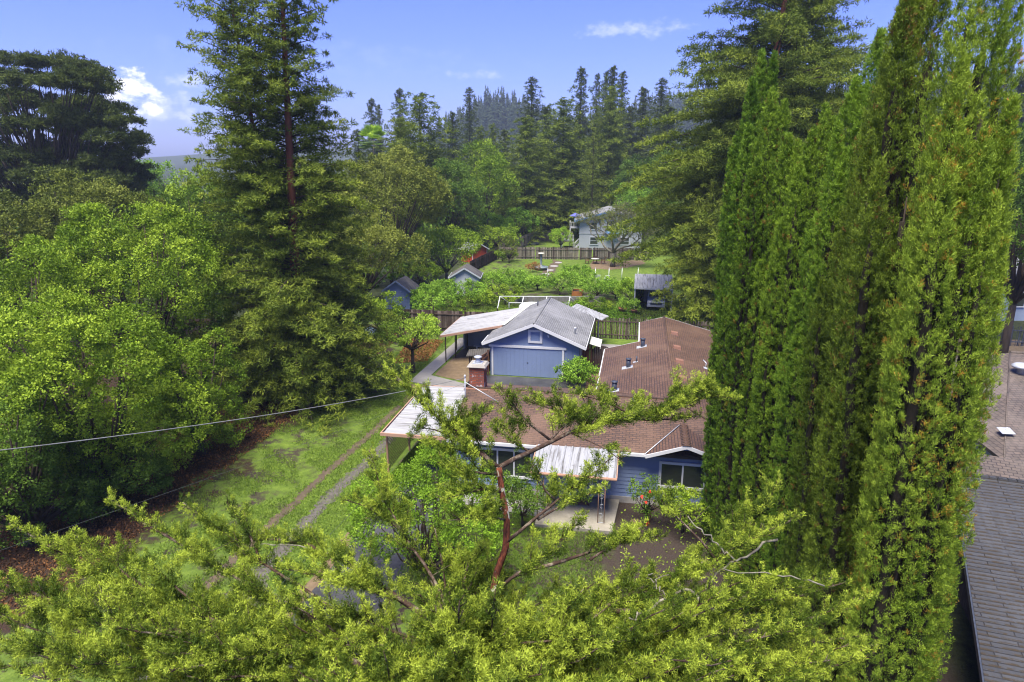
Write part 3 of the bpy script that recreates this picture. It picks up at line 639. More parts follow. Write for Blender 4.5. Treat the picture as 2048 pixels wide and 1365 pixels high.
m = MB(); m.add([(.45+.26*math.cos(a)+.02*math.sin(3*a), 26.3+.22*math.sin(a), .05) for a in [k*math.pi/4.5 for k in range(9)]], [tuple(range(9))]); m.add([(.45+.26*math.cos(a), 26.3+.22*math.sin(a), 0) for a in [k*math.pi/4.5 for k in range(9)]], [tuple(range(9))[::-1]])
o = obj('stepping_stone', m, 'compost_ground'); o.rotation_euler = (0,0,ROT); single(o, 'tan stepping stone lying in the dark earth by the porch', 'stepping stone')

# carport on the left
CP = hthing('carport', 'flat white metal carport beside the driveway with a lattice side', 'carport', -9.8, 31.5)
m = MB(); m.corr((-11.45,34.75,2.47),(-11.35,28.15,2.40),(-7.75,28.15,2.50),(-8.15,34.75,2.56), .42, .035, .03, .8); obj('roof', m, 'white_metal', CP)
m = MB(); m.box(-11.5,-7.9,28.08,28.15,2.27,2.42); m.beam((-11.45,28.15,2.36),(-11.5,34.8,2.42),.05,.15); m.box(-11.5,-8.15,34.76,34.82,2.38,2.52); obj('fascia', m, 'tan_trim', CP)
for u, v in ((-11.3,28.4),(-11.3,31.5),(-11.35,34.5)): m = MB(); m.box(u-.04,u+.04,v-.04,v+.04,0,2.32); obj('post', m, 'brown_iron', CP)
m = MB()
for k in range(-9, 33):
    y0 = 28.5+k*.19
    for s in (1, -1):
        a = (y0, .35); b = (y0+s*1.9, 2.25); pts = []
        for t in (0, 1):
            y, z = (a, b)[t]; pts.append([y, z])
        # clip to 28.45..34.4
        def cl(p, q):
            for _ in range(2):
                if p[0] < 28.45: f = (28.45-p[0])/(q[0]-p[0]); p = [28.45, p[1]+f*(q[1]-p[1])]
                if p[0] > 34.4: f = (34.4-p[0])/(q[0]-p[0]); p = [34.4, p[1]+f*(q[1]-p[1])]
                p, q = q, p
            return p, q
        if max(a[0], b[0]) > 28.5 and min(a[0], b[0]) < 34.35:
            p, q = cl(list(a), list(b)); m.beam((-11.33+.012*s, p[0], p[1]), (-11.33+.012*s, q[0], q[1]), .03, .012, up=(1,0,0))
obj('lattice', m, 'dark_fence_wood', CP)

# ================================================================== GARAGE with lean-to
G = hthing('blue_garage', 'blue two car garage with gray shingle gable roof and white trim', 'garage', -6.8, 45)
m = MB()
def gable(m, u0, u1, v, th, ze, zr, uc, z0=0): m.add([(u0,v,z0),(u1,v,z0),(u1,v,ze),(uc,v,zr),(u0,v,ze)]+[(u0,v+th,z0),(u1,v+th,z0),(u1,v+th,ze),(uc,v+th,zr),(u0,v+th,ze)], [(0,1,2,3,4),(9,8,7,6,5),(0,5,6,1),(1,6,7,2),(0,4,9,5)])
gable(m, -9.85, -3.65, 44.8, .12, 2.42, 3.72, -6.75); gable(m, -9.85, -3.65, 52.8, .12, 2.42, 3.72, -6.75); m.box(-9.85,-9.75,44.93,52.79,0,2.4); m.box(-3.75,-3.65,44.93,52.79,0,2.4)
obj('wall', m, 'blue_paint', G)
m = MB()
for k in range(20):
    u = -9.80+k*.317
    if u > -4.6: m.box(u,u+.012,44.785,44.80,.02,2.3)
obj('grooves', m, 'trim_blue', G); m = MB()
for k in range(26): m.box(-3.652,-3.638,45.0+k*.3,45.012+k*.3,.05,2.35)
obj('grooves', m, 'trim_blue', G)
m = MB(); m.box(-9.62,-4.80,44.77,44.80,.03,2.08)
for k in range(16): m.box(-9.6+k*.302,-9.6+k*.302+.297,44.757,44.77,.04,2.07)
gd = obj('garage_door', m, 'blue_door_paint', G); m = MB(); m.box(-7.25,-7.15,44.74,44.757,1.0,1.06); obj('handle', m, 'dark_metal', gd)
m = MB(); m.box(-9.74,-9.62,44.72,44.80,0,2.09); m.box(-4.80,-4.66,44.72,44.80,0,2.09); m.box(-9.92,-4.52,44.70,44.80,2.09,2.24); obj('door_frame', m, 'white_paint', G)
m = MB(); m.slab([(-6.75,44.4,3.95),(-6.75,53.3,3.95),(-10.3,53.3,2.46),(-10.3,44.4,2.46)], .09, (0,1,0)); m.slab([(-6.746,44.4,3.95),(-6.746,53.3,3.95),(-3.2,53.3,2.46),(-3.2,44.4,2.46)], .09, (0,-1,0)); gr = obj('roof', m, 'gray_shingle', G)
m = MB(); m.tube([(-6.748,44.38,3.955),(-6.748,53.3,3.955)], .06, 6); obj('ridge_cap', m, 'gray_shingle', gr)
m = MB(); m.beam((-10.36,44.39,2.33),(-6.75,44.39,3.84),.05,.2); m.beam((-6.75,44.385,3.84),(-3.14,44.385,2.33),.05,.2); m.beam((-3.15,44.36,2.38),(-3.15,53.3,2.38),.05,.14); m.beam((-10.35,44.36,2.38),(-10.35,46.5,2.38),.05,.14); obj('barge_board', m, 'white_paint', gr)
m = MB(); m.box(-7.0,-6.35,44.76,44.80,2.62,3.28); gv = obj('loft_hatch', m, 'blue_door_paint', G); m = MB()
for b in ((-7.17,-6.18,44.73,44.80,3.28,3.42), (-7.17,-6.18,44.73,44.80,2.48,2.62), (-7.17,-7.0,44.73,44.80,2.62,3.28), (-6.35,-6.18,44.73,44.80,2.62,3.28)): m.box(*b)
obj('frame', m, 'white_paint', gv)
m = MB(); m.lathe((-4.1,46.4,2.75), ((.05,0),(.05,.42),(.10,.44),(.11,.52),(.04,.58)), 10); obj('vent_pipe', m, 'light_metal', G); m = MB(); m.lathe((-7.5,51.5,3.55), ((.05,0),(.05,.45)), 8); obj('vent_pipe', m, 'dark_metal', G)
m = MB(); m.box(-5.85,-5.72,44.66,44.76,3.05,3.13); m.tube([(-5.78,44.66,3.06),(-5.72,44.58,3.0)], .05, 8); obj('flood_lamp', m, 'plastic_white', G)
m = MB(); m.box(-3.64,-3.62,45.6,46.6,1.2,2.1); gw = obj('window', m, 'window_glass', G); m = MB(); m.box(-3.64,-3.58,45.5,45.6,1.1,2.2); m.box(-3.64,-3.58,46.6,46.7,1.1,2.2); m.box(-3.64,-3.58,45.6,46.6,2.1,2.2); m.box(-3.64,-3.58,45.6,46.6,1.1,1.2); obj('frame', m, 'white_paint', gw)
m = MB(); m.corr((-3.3,53.3,2.50),(-2.6,53.0,2.3),(-2.1,54.6,2.3),(-4.6,55.2,2.9), .3, .03); m.corr((-5.2,53.35,3.1),(-3.0,53.35,2.25),(-2.6,55.3,2.3),(-4.8,55.3,3.1), .28, .03); obj('rear_cover', m, 'awning_metal', G, 'worn white ribbed sheet cover behind the garage')
m = MB(); m.corr((-3.12,47.2,1.95),(-3.12,49.2,1.95),(-2.35,49.2,1.75),(-2.35,47.2,1.75), .3, .02); m.box(-2.36,-2.32,47.15,49.25,1.62,1.78); o = obj('side_cover', m, 'fiberglass', G, 'small yellowed cover on the side of the garage')
LT = hthing('lean_to', 'large white metal lean-to roof on thin posts left of the garage', 'lean-to', -12, 50)
m = MB(); m.corr((-14.05,53.0,2.12),(-14.1,46.85,2.12),(-9.55,47.9,2.86),(-8.6,53.2,3.15), .45, .03, .03, .82); obj('roof', m, 'white_metal', LT)
m = MB(); m.beam((-14.12,46.8,2.04),(-9.5,47.86,2.80),.05,.16); m.beam((-14.12,46.8,2.04),(-14.1,53.05,2.04),.05,.12); obj('fascia', m, 'tan_trim', LT)
m = MB(); m.beam((-9.5,47.7,2.92),(-8.45,53.3,3.26),.22,.05); obj('flashing', m, 'fiberglass', LT)
for u, v in ((-13.75,47.1),(-13.3,48.2),(-13.75,50.2),(-13.7,52.8),(-12.9,50.3)): m = MB(); m.tube([(u,v,0),(u,v,2.2)], .045, 7); obj('post', m, 'dark_fence_wood', LT)
m = MB(); m.box(-13.2,-9.9,51.6,51.7,.1,2.4); m.box(-13.3,-13.2,50.6,51.7,.1,2.2)
for k in range(14): m.box(-13.15+k*.24,-13.13+k*.24,51.58,51.60,.12,2.35)
obj('rear_wall', m, 'white_siding', LT)
m = MB()
for k in range(9):
    for s in (1, -1): m.beam((-14.3+k*.1,52.9+.01*s,.3),(-14.3+k*.1+s*.7,52.9+.01*s,1.9),.02,.01,up=(0,1,0))
obj('lattice', m, 'dark_fence_wood', LT)
WP = hthing('woodpile_roof', 'old shingle covered low shelf at the left corner of the garage', 'shelf', -10.9, 45.8)
m = MB(); m.slab([(-11.9,46.9,1.15),(-10.2,46.9,1.35),(-10.1,45.1,1.35),(-11.8,45.6,1.05)], .06); obj('roof', m, 'old_shingle', WP); m = MB()
for a in ((-11.7,46.7),(-10.3,46.7),(-10.25,45.4),(-11.6,45.8)): m.box(a[0]-.04,a[0]+.04,a[1]-.04,a[1]+.04,0,1.05)
m.box(-11.7,-10.3,45.8,46.7,.35,.39); obj('frame', m, 'dark_fence_wood', WP)
BM = hthing('white_board', 'white weathered board lying on trestles under the lean-to', 'board', -12, 50); m = MB(); m.beam((-12.4,50.5,.42),(-10.5,49.9,.42),.22,.05); m.box(-12.2,-12.1,50.3,50.5,0,.39); m.box(-10.9,-10.8,49.9,50.1,0,.39); obj('board', m, 'fiberglass', BM)

# ================================================================== FENCES
def fence(name, label, pts, h, mat, post_d=2.4, bw=.14, gap=.012, world=True, seed=1, rail=True, posth=.08, postmat=None, ragged=.04, pw=.1, group=None):
    """board fence along a polyline: one mesh of boards, one of rails, each post its own"""
    rg = random.Random(seed); f = thing(name, label, 'fence', (pts[0][0], pts[0][1], 0), 0, group); m = MB(); r = MB(); first = True
    for a, b in zip(pts[:-1], pts[1:]):
        a = Vector((a[0], a[1], 0)); b = Vector((b[0], b[1], 0)); d = (b-a); ln = d.length; d.normalize(); nn = Vector((-d.y, d.x, 0)); n = int(ln/bw)
        for i in range(n):
            if gap and rg.random() < .02: continue
            p = a+d*(i*bw); q = a+d*((i+1)*bw-gap*rg.uniform(.3, 2)); hh = h+rg.uniform(-ragged, ragged); o = nn*rg.uniform(-.012, .012); t = nn*.018
            m.hexa([p+o-t, q+o-t, q+o+t, p+o+t], [x+Vector((0, 0, hh)) for x in (p+o-t, q+o-t, q+o+t, p+o+t)], min(1, max(0, rg.gauss(.5, .25))))
        if rail:
            for z in (.35, h-.3): r.beam(a+nn*-.05+Vector((0,0,z)), b+nn*-.05+Vector((0,0,z)), .05, .09)
        k = max(1, round(ln/post_d))
        for i in range(0 if first else 1, k+1):
            c = a+d*(ln*i/k)+nn*-.09; pm = MB(); pm.box(c.x-pw/2, c.x+pw/2, c.y-pw/2, c.y+pw/2, 0, h+posth, rg.uniform(.2, .6)); obj('post', pm, postmat or mat, f)
        first = False
    obj('boards', m, mat, f)
    if rail: obj('rail', r, mat, f)
    return f
h2 = lambda u, v: tuple(HW(u, v)[:2])
fence('board_fence', 'dark weathered board fence with tall posts behind the garage, left part', [h2(-20.2,56.0), h2(-8.8,56.1)], 1.85, 'old_fence_wood', 2.9, .16, .004, posth=.42, seed=2, postmat='dark_fence_wood')
fence('board_fence', 'ragged dark picket fence behind the brown roofed wing', [h2(-8.7,56.2), h2(7.5,56.2)], 1.8, 'old_fence_wood', 2.6, .13, .05, posth=.0, seed=3, ragged=.07)
fence('board_fence', 'gray fence with a lattice top across the far end of the lawn', [g2(997,518), g2(1300,521)], 1.75, 'gray_fence_wood', 2.1, .15, .006, posth=.12, seed=4, postmat='dark_fence_wood')
fence('board_fence', 'dark fence running back beside the red shed', [g2(940,548), g2(995,518)], 1.6, 'dark_fence_wood', 2.4, .15, .004, seed=5)
fence('board_fence', 'tall weathered side fence of the far lawn running back to a corner', [(float(g2(1000,517)[0])-.2, float(g2(1000,517)[1])+.6), g2(1073,484)], 1.9, 'gray_fence_wood', 2.2, .15, .004, seed=6)
fence('board_fence', 'sunlit fence closing the far lawn below the play set', [g2(1076,483), g2(1145,484)], 1.8, 'gray_fence_wood', 2.4, .18, .03, seed=7)
fence('board_fence', 'reddish board fence stepping along the left side of the garage drive', [h2(-10.3,37.2), h2(-10.25,44.6)], 1.0, 'dark_fence_wood', 2.4, .15, .004, seed=8, posth=.05)
fence('board_fence', 'short tall gate fence at the left front corner of the garage', [h2(-10.25,42.2), h2(-10.05,44.6)], 1.75, 'gate_wood', 1.2, .14, .01, seed=12, posth=.1)
fence('board_fence', 'brown side fence joining the garage to its arched gate', [h2(-3.6,47.6), h2(-3.0,47.6)], 1.75, 'gate_wood', .6, .15, .006, seed=9, posth=.12)
gt = hthing('arched_gate', 'dark wooden gate with a rounded top between garage and wing', 'gate', -2.3, 47.6); m = MB()
for k in range(11):
    u = -2.95+k*.13; m.box(u,u+.122,47.57,47.61,.05,1.25+.48*math.sqrt(max(0, 1-((u+.06+2.24)/.74)**2)), .3+.04*(k % 5))
obj('boards', m, 'dark_fence_wood', gt)
m = MB(); m.tube([(-2.9,54.3,0),(-2.9,54.3,2.3)], .03, 7); o = obj('metal_pole', m, 'light_metal'); o.rotation_euler = (0,0,ROT); single(o, 'thin gray pole standing before the picket fence', 'pole')

# ================================================================== BEHIND THE FENCE
def wobj(name, mb, mat, label, cat, group=None):
    """a thing that is one mesh, origin at its base centre"""
    a = np.array(mb.V); c = (float(a[:, 0].mean()), float(a[:, 1].mean()), float(a[:, 2].min()))
    mb.V = [(x-c[0], y-c[1], z-c[2]) for x, y, z in mb.V]; o = obj(name, mb, mat); o.location = c; return single(o, label, cat, group)
def shed(name, label, c, rot, w, d, hw, hr, wall, roof, trim, group=None, door=None, over=.25):
    """gabled shed: ridge along local y"""
    t = thing(name, label, 'shed', (c[0], c[1], 0), rot, group); m = MB()
    m.box(-w/2, w/2, -d/2+.001, d/2-.001, 0, hw-.001); gable(m, -w/2, w/2, -d/2, .06, hw, hr, 0); gable(m, -w/2, w/2, d/2-.06, .06, hw, hr, 0); obj('wall', m, wall, t, local=True)
    m = MB(); sl_ = (hr-hw)/(w/2); ze = hw-over*sl_
    m.slab([(0,-d/2-over,hr+.05),(0,d/2+over,hr+.05),(-w/2-over,d/2+over,ze+.05),(-w/2-over,-d/2-over,ze+.05)], .07, (0,1,0)); m.slab([(.002,-d/2-over,hr+.05),(.002,d/2+over,hr+.05),(w/2+over,d/2+over,ze+.05),(w/2+over,-d/2-over,ze+.05)], .07, (0,-1,0)); obj('roof', m, roof, t, local=True)
    m = MB()
    for s in (-1, 1):
        m.beam((s*(w/2+over), -d/2-over-.02, ze), (0, -d/2-over-.02, hr), .04, .14)
        m.beam((s*(w/2+over+.02), -d/2-over, ze), (s*(w/2+over+.02), d/2+over, ze), .04, .12)
        m.box(s*w/2-.04, s*w/2+.04, -d/2-.02, -d/2+.04, 0, hw-.05)
    obj('trim', m, trim, t, local=True)
    m = MB(); m.box(-.45, .45, -d/2-.03, -d/2+.01, .05, min(1.85, hw-.1)); dd = obj('door', m, door or wall, t, local=True); m = MB(); m.box(.3,.36,-d/2-.06,-d/2-.03,.9,1.02); obj('handle', m, 'dark_metal', dd, local=True)
    return t
c = gp(805, 618); shed('garden_shed', 'small bright blue shed with gray roof behind the board fence', (c[0]-.2, c[1]+1), ROT, 2.5, 2.6, 2.0, 2.9, 'blue_paint', 'old_shingle', 'blue_paint')
c = gp(932, 592); shed('garden_shed', 'pale gray shed half hidden by green fruit trees', (c[0], c[1]+.6), ROT+.15, 3.0, 3.0, 2.3, 3.2, 'white_siding', 'old_shingle', 'white_siding')
c = gp(946, 524); shed('garden_shed', 'red shed with white trim beside the far dark fence', (c[0]+.1, c[1]+.6), ROT+.9, 2.6, 2.8, 1.9, 2.6, 'red_paint', 'gray_shingle', 'white_paint')
# white carport shed with a vehicle
c = gp(1305, 622); K = thing('open_shed', 'white open fronted shed with a ribbed metal roof behind the picket fence', 'shed', (c[0], c[1], 0), ROT)
m = MB(); m.corr((-1.9,-.4,2.35),(1.9,-.4,2.35),(1.9,4.2,2.95),(-1.9,4.2,2.95), .3, .03); obj('roof', m, 'awning_metal', K, local=True)
m = MB(); m.box(-1.85,-1.75,-.3,4,0,2.35); m.box(1.75,1.85,-.3,4,0,2.35); m.box(-1.74,1.74,3.9,4,0,2.5); m.box(-1.9,1.9,-.42,-.36,2.2,2.36); obj('wall', m, 'white_paint', K, local=True)
m = MB(); m.box(-1.7,-.9,3.2,3.88,0,1.7); m.box(-1.7,-1.2,1.5,3.1,.8,.85); obj('shelf', m, 'dark_fence_wood', K, local=True)
def vehicle(c, rot, label):
    t = thing('pickup_truck', label, 'truck', (c[0], c[1], 0), rot); m = MB()
    prof = [(-2.3,.45),(-2.35,.85),(-2.1,1.0),(-.9,1.08),(-.35,1.62),(1.0,1.66),(1.15,1.1),(2.3,1.08),(2.35,.45)]
    for a, b in (((-.86), .86),):
        vs = [(a*(.86 if z > 1.2 else 1), y, z) for y, z in prof]+[(b*(.86 if z > 1.2 else 1), y, z) for y, z in prof]; n = len(prof)
        m.add(vs, [tuple(range(n)), tuple(range(n, 2*n))[::-1]]+[(i, i+n, (i+1) % n+n, (i+1) % n) for i in range(n)])
    obj('body', m, 'car_white', t, local=True)
    m = MB(); m.hexa([(-.72,-.88,1.12),(.72,-.88,1.12),(.72,-.82,1.12),(-.72,-.82,1.12)], [(-.64,-.42,1.56),(.64,-.42,1.56),(.64,-.36,1.56),(-.64,-.36,1.56)]); obj('windscreen', m, 'car_glass', t, local=True)
    for s in (-1, 1):
        m = MB(); m.box(s*.8-.01*s, s*.8+.04*s, -.2, .85, 1.15, 1.5); obj('side_window', m, 'car_glass', t, local=True)
        m = MB(); m.lathe((s*.6,-2.36,.78), ((.02,0),(.10,.02),(.10,.1),(.02,.12)), 10); obj('headlight', m, 'plastic_white', t, local=True)
        for y in (-1.5, 1.4):
            m = MB(); m.tube([(s*.70,y,.34),(s*.90,y,.34)], .34, 16); w = obj('wheel', m, 'roof_rubber', t, local=True); m = MB(); m.tube([(s*.895,y,.34),(s*.91,y,.34)], .18, 12); obj('rim', m, 'light_metal', w, local=True)
    m = MB(); m.box(-.55,.55,-2.38,-2.3,.6,.8); obj('grille', m, 'dark_metal', t, local=True); m = MB(); m.box(-.85,.85,-2.45,-2.3,.4,.55); obj('bumper', m, 'light_metal', t, local=True)
    return t
vehicle((c[0]+.75, c[1]+2.3), ROT, 'pale pickup truck parked nose out under the white open shed')
c = gp(1420, 640); shed('garden_shed', 'pale blue outbuilding glimpsed through the dark conifer beside the open shed', (c[0]+2, c[1]+3), ROT, 5.5, 4.5, 2.3, 3.2, 'car_blue', 'gray_shingle', 'white_paint')
# pipe frame, tub, planter, wall
F = gp(1070, 620); P = thing('pipe_frame', 'empty white pipe frame standing in the grass behind the garage roof', 'frame', (F[0], F[1], 0), 0)
a, b = at(1000,593,65.2), at(1140,594,66.2); c_, d_ = at(1018,606,66.8), at(1153,607,67.8)
m = MB(); m.tube([a, b], .03, 6); obj('top_rail', m, 'plastic_white', P); m = MB(); m.tube([c_, d_], .035, 6); obj('mid_rail', m, 'plastic_white', P)
for k in range(4):
    t = k/3; q = a+(b-a)*t; m = MB(); m.tube([q, (q[0]-.35, q[1]-.9, 0.0)], .04, 6); obj('post', m, 'plastic_white', P)
m = MB(); m.tube([a, c_], .03, 6); m.tube([b, d_], .03, 6); obj('brace', m, 'plastic_white', P); 
for q in (c_, d_): m = MB(); m.tube([q, (q[0], q[1], 0.0)], .03, 6); obj('post', m, 'plastic_white', P)
c = gp(1064, 619); m = MB(); pts = []
for i in range(13):
    a_ = math.pi*i/12; pts.append((1.35*math.cos(a_), .62*math.sin(a_)**.6))
n = len(pts); vs = [(x, -.55*(1-.15*(z < .2)), z) for x, z in pts]+[(x*.93, -.3, z*1.0+.08) for x, z in pts]+[(x*.93, .3, z*1.0+.08) for x, z in pts]+[(x, .55, z) for x, z in pts]
m.add([(x+c[0], y+c[1], max(0, z)) for x, y, z in vs], [(j*n+i, j*n+i+1, (j+1)*n+i+1, (j+1)*n+i) for j in range(3) for i in range(n-1)]+[tuple(range(n))[::-1], tuple(range(3*n, 4*n))], None, .5, True)
wobj('upturned_tub', m, 'plastic_white', 'white upturned tub lying in the grass behind the pipe frame', 'tub')
def planter(c, w, d, h, label):
    t = thing('raised_bed', label, 'planter', (c[0], c[1], 0), ROT); m = MB()
    for b in ((-w/2,w/2,-d/2,-d/2+.06), (-w/2,w/2,d/2-.06,d/2), (-w/2,-w/2+.06,-d/2+.06,d/2-.06), (w/2-.06,w/2,-d/2+.06,d/2-.06)): m.box(*b, 0, h)
    obj('boards', m, 'orange_wood', t, local=True); m = MB(); m.box(-w/2+.06, w/2-.06, -d/2+.06, d/2-.06, 0, h*.75); obj('soil', m, 'dirt', t, local=True)
c = gp(1156, 592); planter(c+np.array((0,.6,0)), 1.15, 1.5, .5, 'orange wooden raised bed full of dark soil on the gray wall')
m = MB(); a, b = gp(1030, 606), gp(1205, 606)
for k in range(14):
    p = a+(b-a)*(k/14); q = a+(b-a)*((k+.97)/14); m.hexa([(p[0],p[1],0),(q[0],q[1],0),(q[0],q[1]+.3,0),(p[0],p[1]+.3,0)], [(p[0],p[1]+.03,.62+.03*(k%3)),(q[0],q[1]+.03,.62+.03*(k%3)),(q[0],q[1]+.3,.62+.03*(k%3)),(p[0],p[1]+.3,.62+.03*(k%3))])
wobj('retaining_wall', m, 'retaining_block', 'low gray block retaining wall behind the garden bed', 'wall')
for (px, py, r, lb) in ((1245, 626, .42, 'wide terracotta pot with a leafy plant, left of two by the open shed'), (1268, 629, .33, 'smaller terracotta pot with a leafy plant, next to the open shed wall')):
    c = gp(px, py); t = thing('plant_pot', lb, 'pot', (c[0], c[1], 0), 0, 'pots by the open shed'); m = MB(); m.lathe((0,0,0), ((r*.62,0),(r*.9,.38),(r,.40),(r,.50),(r*.88,.50),(r*.86,.42),(.02,.42)), 18); obj('pot', m, 'terracotta', t, local=True)
    rg = np.random.default_rng(px); d = unit(rg.normal(size=(60, 3))+np.array((0,0,.4))); leaves_obj('foliage', [clumps(rg, d*np.array((.6,.6,.6))*rg.uniform(.5,1,(60,1))+np.array((0,0,.95)), d, .16, 22, ls=.13, lw=.07, kite=True, tint=.62)], 'leaf_shrub', t, (0,0,0))
# white plastic chairs, poles, table set, fountain, stones
def garden_chair(c, rot, label, group, mat='plastic_white'):
    t = thing('garden_chair', label, 'chair', (c[0], c[1], 0), rot, group); m = MB(); m.box(-.27,.27,-.25,.25,.40,.44); obj('seat', m, mat, t, local=True)
    m = MB()
    for k in range(5): m.beam((-.22+k*.11,.24,.44),(-.24+k*.12,.40,1.0), .075, .02)
    m.beam((-.27,.4,1.0),(.27,.4,1.0),.04,.05); obj('backrest', m, mat, t, local=True)
    for x in (-.24,.24):
        for y in (-.22,.22): m = MB(); m.beam((x,y,0),(x*.95,y*.95,.40),.045,.045); obj('leg', m, mat, t, local=True)
        m = MB(); m.box(x-.03,x+.03,-.25,.28,.62,.65); m.box(x-.02,x+.02,-.24,-.20,.44,.62); obj('armrest', m, mat, t, local=True)
c = gp(1196, 566); garden_chair(c, math.pi-.1, 'white garden chair in the lawn, left of the pair', 'white chairs on the lawn'); c = gp(1213, 567); garden_chair(c, math.pi+.15, 'white garden chair in the lawn, right of the pair', 'white chairs on the lawn')
for px, lb in ((1095, 'thin white pole alone in the lawn near the stone path'), (1190, 'thin white pole just left of the two white chairs'), (1217, 'thin white pole just right of the two white chairs'), (1243, 'thin white pole below the bare tree'), (1275, 'thin white pole nearest the open shed roof')):
    c = gp(px, 562); m = MB(); m.tube([c, (c[0]+.03, c[1], 1.55)], .035, 6); m.lathe((c[0]+.03, c[1], 1.55), ((.05,0),(.05,.04),(.01,.06)), 8); wobj('wire_pole', m, 'plastic_white', lb, 'pole', 'white poles across the lawn')
c = gp(1082, 540); t = thing('birdbath', 'tall gray stone birdbath column on the far lawn', 'birdbath', (c[0], c[1], 0)); m = MB(); m.lathe((0,0,0), ((.55,0),(.75,.12),(1.0,.38),(.95,.45),(.5,.42),(.22,.5),(.14,.8),(.17,1.2),(.12,1.6),(.14,2.0),(.10,2.1)), 18); obj('column', m, 'bronze', t, local=True)
m = MB(); m.lathe((0,0,2.1), ((.1,0),(.42,.10),(.45,.16),(.38,.14),(.02,.10)), 18); obj('bowl', m, 'fiberglass', t, local=True)
for k, (px, py, w) in enumerate(((1092,549,.8),(1100,541,.7),(1108,533,.8),(1117,526,.7),(1087,558,.9))):
    c = gp(px, py); m = MB(); pts = [(c[0]+w*.75*math.cos(a)*(1+.1*math.sin(3*a+k)), c[1]+w*math.sin(a)*.9, .04) for a in [i*math.pi/4.5 for i in range(9)]]; m.add(pts+[(x, y, 0) for x, y, z in pts], [tuple(range(9))]+[(i, (i+1) % 9, (i+1) % 9+9, i+9) for i in range(9)])
    wobj('stepping_stone', m, 'slate_path', 'gray stepping stone in the curved garden path on the far lawn', 'stepping stone', 'stones of the far garden path')
sheet('garden_bed', [g2(1078,560),g2(1102,552),g2(1122,524),g2(1108,520),g2(1092,540),g2(1072,552)], .012, 'dirt', 'brown bed along the stone path', .3, 3, hframe=False)
sheet('table_patio', [g2(1176,538),g2(1230,540),g2(1290,528),g2(1288,521),g2(1185,523)], .014, 'compost_ground', 'reddish paved patch under the table set', .3, 4, hframe=False)
c = gp(1190, 528); t = thing('patio_table', 'brown garden table with a pale top under the bare tree', 'table', (c[0], c[1], 0)); m = MB(); m.lathe((0,0,.70), ((.55,0),(.6,.02),(.6,.05),(.02,.06)), 16); obj('tabletop', m, 'fiberglass', t, local=True)
for a in range(4): m = MB(); x, y = .4*math.cos(a*1.57+.7), .4*math.sin(a*1.57+.7); m.beam((x*1.1,y*1.1,0),(x*.8,y*.8,.70),.05,.05); obj('leg', m, 'gate_wood', t, local=True)
for dx, dy, rr, lb in ((-1.1,.1,-1.57,'brown wooden chair on the left of the garden table'), (1.1,.0,1.57,'brown wooden chair on the right of the garden table'), (.1,1.1,3.14,'brown wooden chair behind the garden table')):
    garden_chair((c[0]+dx, c[1]+dy), rr+math.pi*(dx != .1), lb, 'brown chairs round the garden table', 'gate_wood')
c = gp(1064, 489); m = MB(); m.lathe((c[0], c[1], 0), ((1.3,0),(1.3,.25),(1.15,.3),(.02,.28)), 22); wobj('round_pool', m, 'dark_metal', 'dark round paddling pool in the corner of the far lawn', 'pool')
# white two storey house
c = np.array((15.9, 111.0)); Hh = thing('white_house', 'pale two storey house with blue roof edge and white deck behind the bare tree', 'house', (c[0], c[1], 0), -.10)
m = MB(); gable(m, -5.0, 5.0, 0, .15, 4.75, 6.1, 0); m.box(-5,-4.85,.16,9.8,0,4.75); m.box(4.85,5,.16,9.8,0,4.75); gable(m, -5.0, 5.0, 9.8, .15, 4.75, 6.1, 0); m.box(-5.05,5.05,-.06,-.01,2.55,2.68); obj('wall', m, 'pale_wall', Hh, local=True)
m = MB(); m.slab([(0,-.7,6.33),(0,10.5,6.33),(-5.8,10.5,4.72),(-5.8,-.7,4.72)], .1, (0,1,0)); m.slab([(.002,-.7,6.33),(.002,10.5,6.33),(5.8,10.5,4.72),(5.8,-.7,4.72)], .1, (0,-1,0)); wr_ = obj('roof', m, 'gray_shingle', Hh, local=True)
m = MB(); m.beam((-5.85,-.72,4.61),(0,-.72,6.23),.06,.26); m.beam((0,-.725,6.23),(5.85,-.72,4.61),.06,.26); m.beam((-5.85,-.7,4.62),(-5.85,10.5,4.62),.06,.24); obj('fascia', m, 'trim_blue', wr_, local=True)
for (x0, x1, z0, z1, ra) in ((-3.3,-2.2,3.3,4.4,(.5,)), (-.6,.5,3.3,4.6,(.5,)), (1.8,3.0,3.3,4.4,(.5,)), (-3.2,-2.0,.9,2.0,()), (1.5,3.0,.9,2.0,())): 
    g = MB(); g.box(x0,x1,-.03,.02,z0,z1); gg = obj('window', g, 'window_glass', Hh, local=True); g = MB(); g.box(x0-.12,x1+.12,-.08,.01,z1,z1+.12); g.box(x0-.12,x1+.12,-.09,.01,z0-.12,z0); g.box(x0-.12,x0,-.08,.01,z0,z1); g.box(x1,x1+.12,-.08,.01,z0,z1); g.box(x0,x1,-.05,0,(z0+z1)/2-.03,(z0+z1)/2+.03); obj('frame', g, 'white_siding', gg, local=True)
m = MB(); m.slab([(-1.0,-1.0,2.75),(1.4,-1.0,2.75),(1.4,-.02,3.0),(-1.0,-.02,3.0)], .08); obj('door_canopy', m, 'trim_blue', Hh, local=True)
m = MB(); m.box(.9,1.0,-.10,-.06,0,5.7); obj('downpipe', m, 'white_paint', Hh, local=True)
dk = gp(1142, 497); Dk = thing('wooden_deck', 'white stepped deck with railings left of the pale two storey house', 'deck', (dk[0], dk[1], 0), -.1)
m = MB()
m.box(-1.6,.4,0,2.6,1.15,1.27); m.box(-.3,2.2,2.2,5,3.05,3.17); obj('floor', m, 'pale_wall', Dk, local=True)
m = MB()
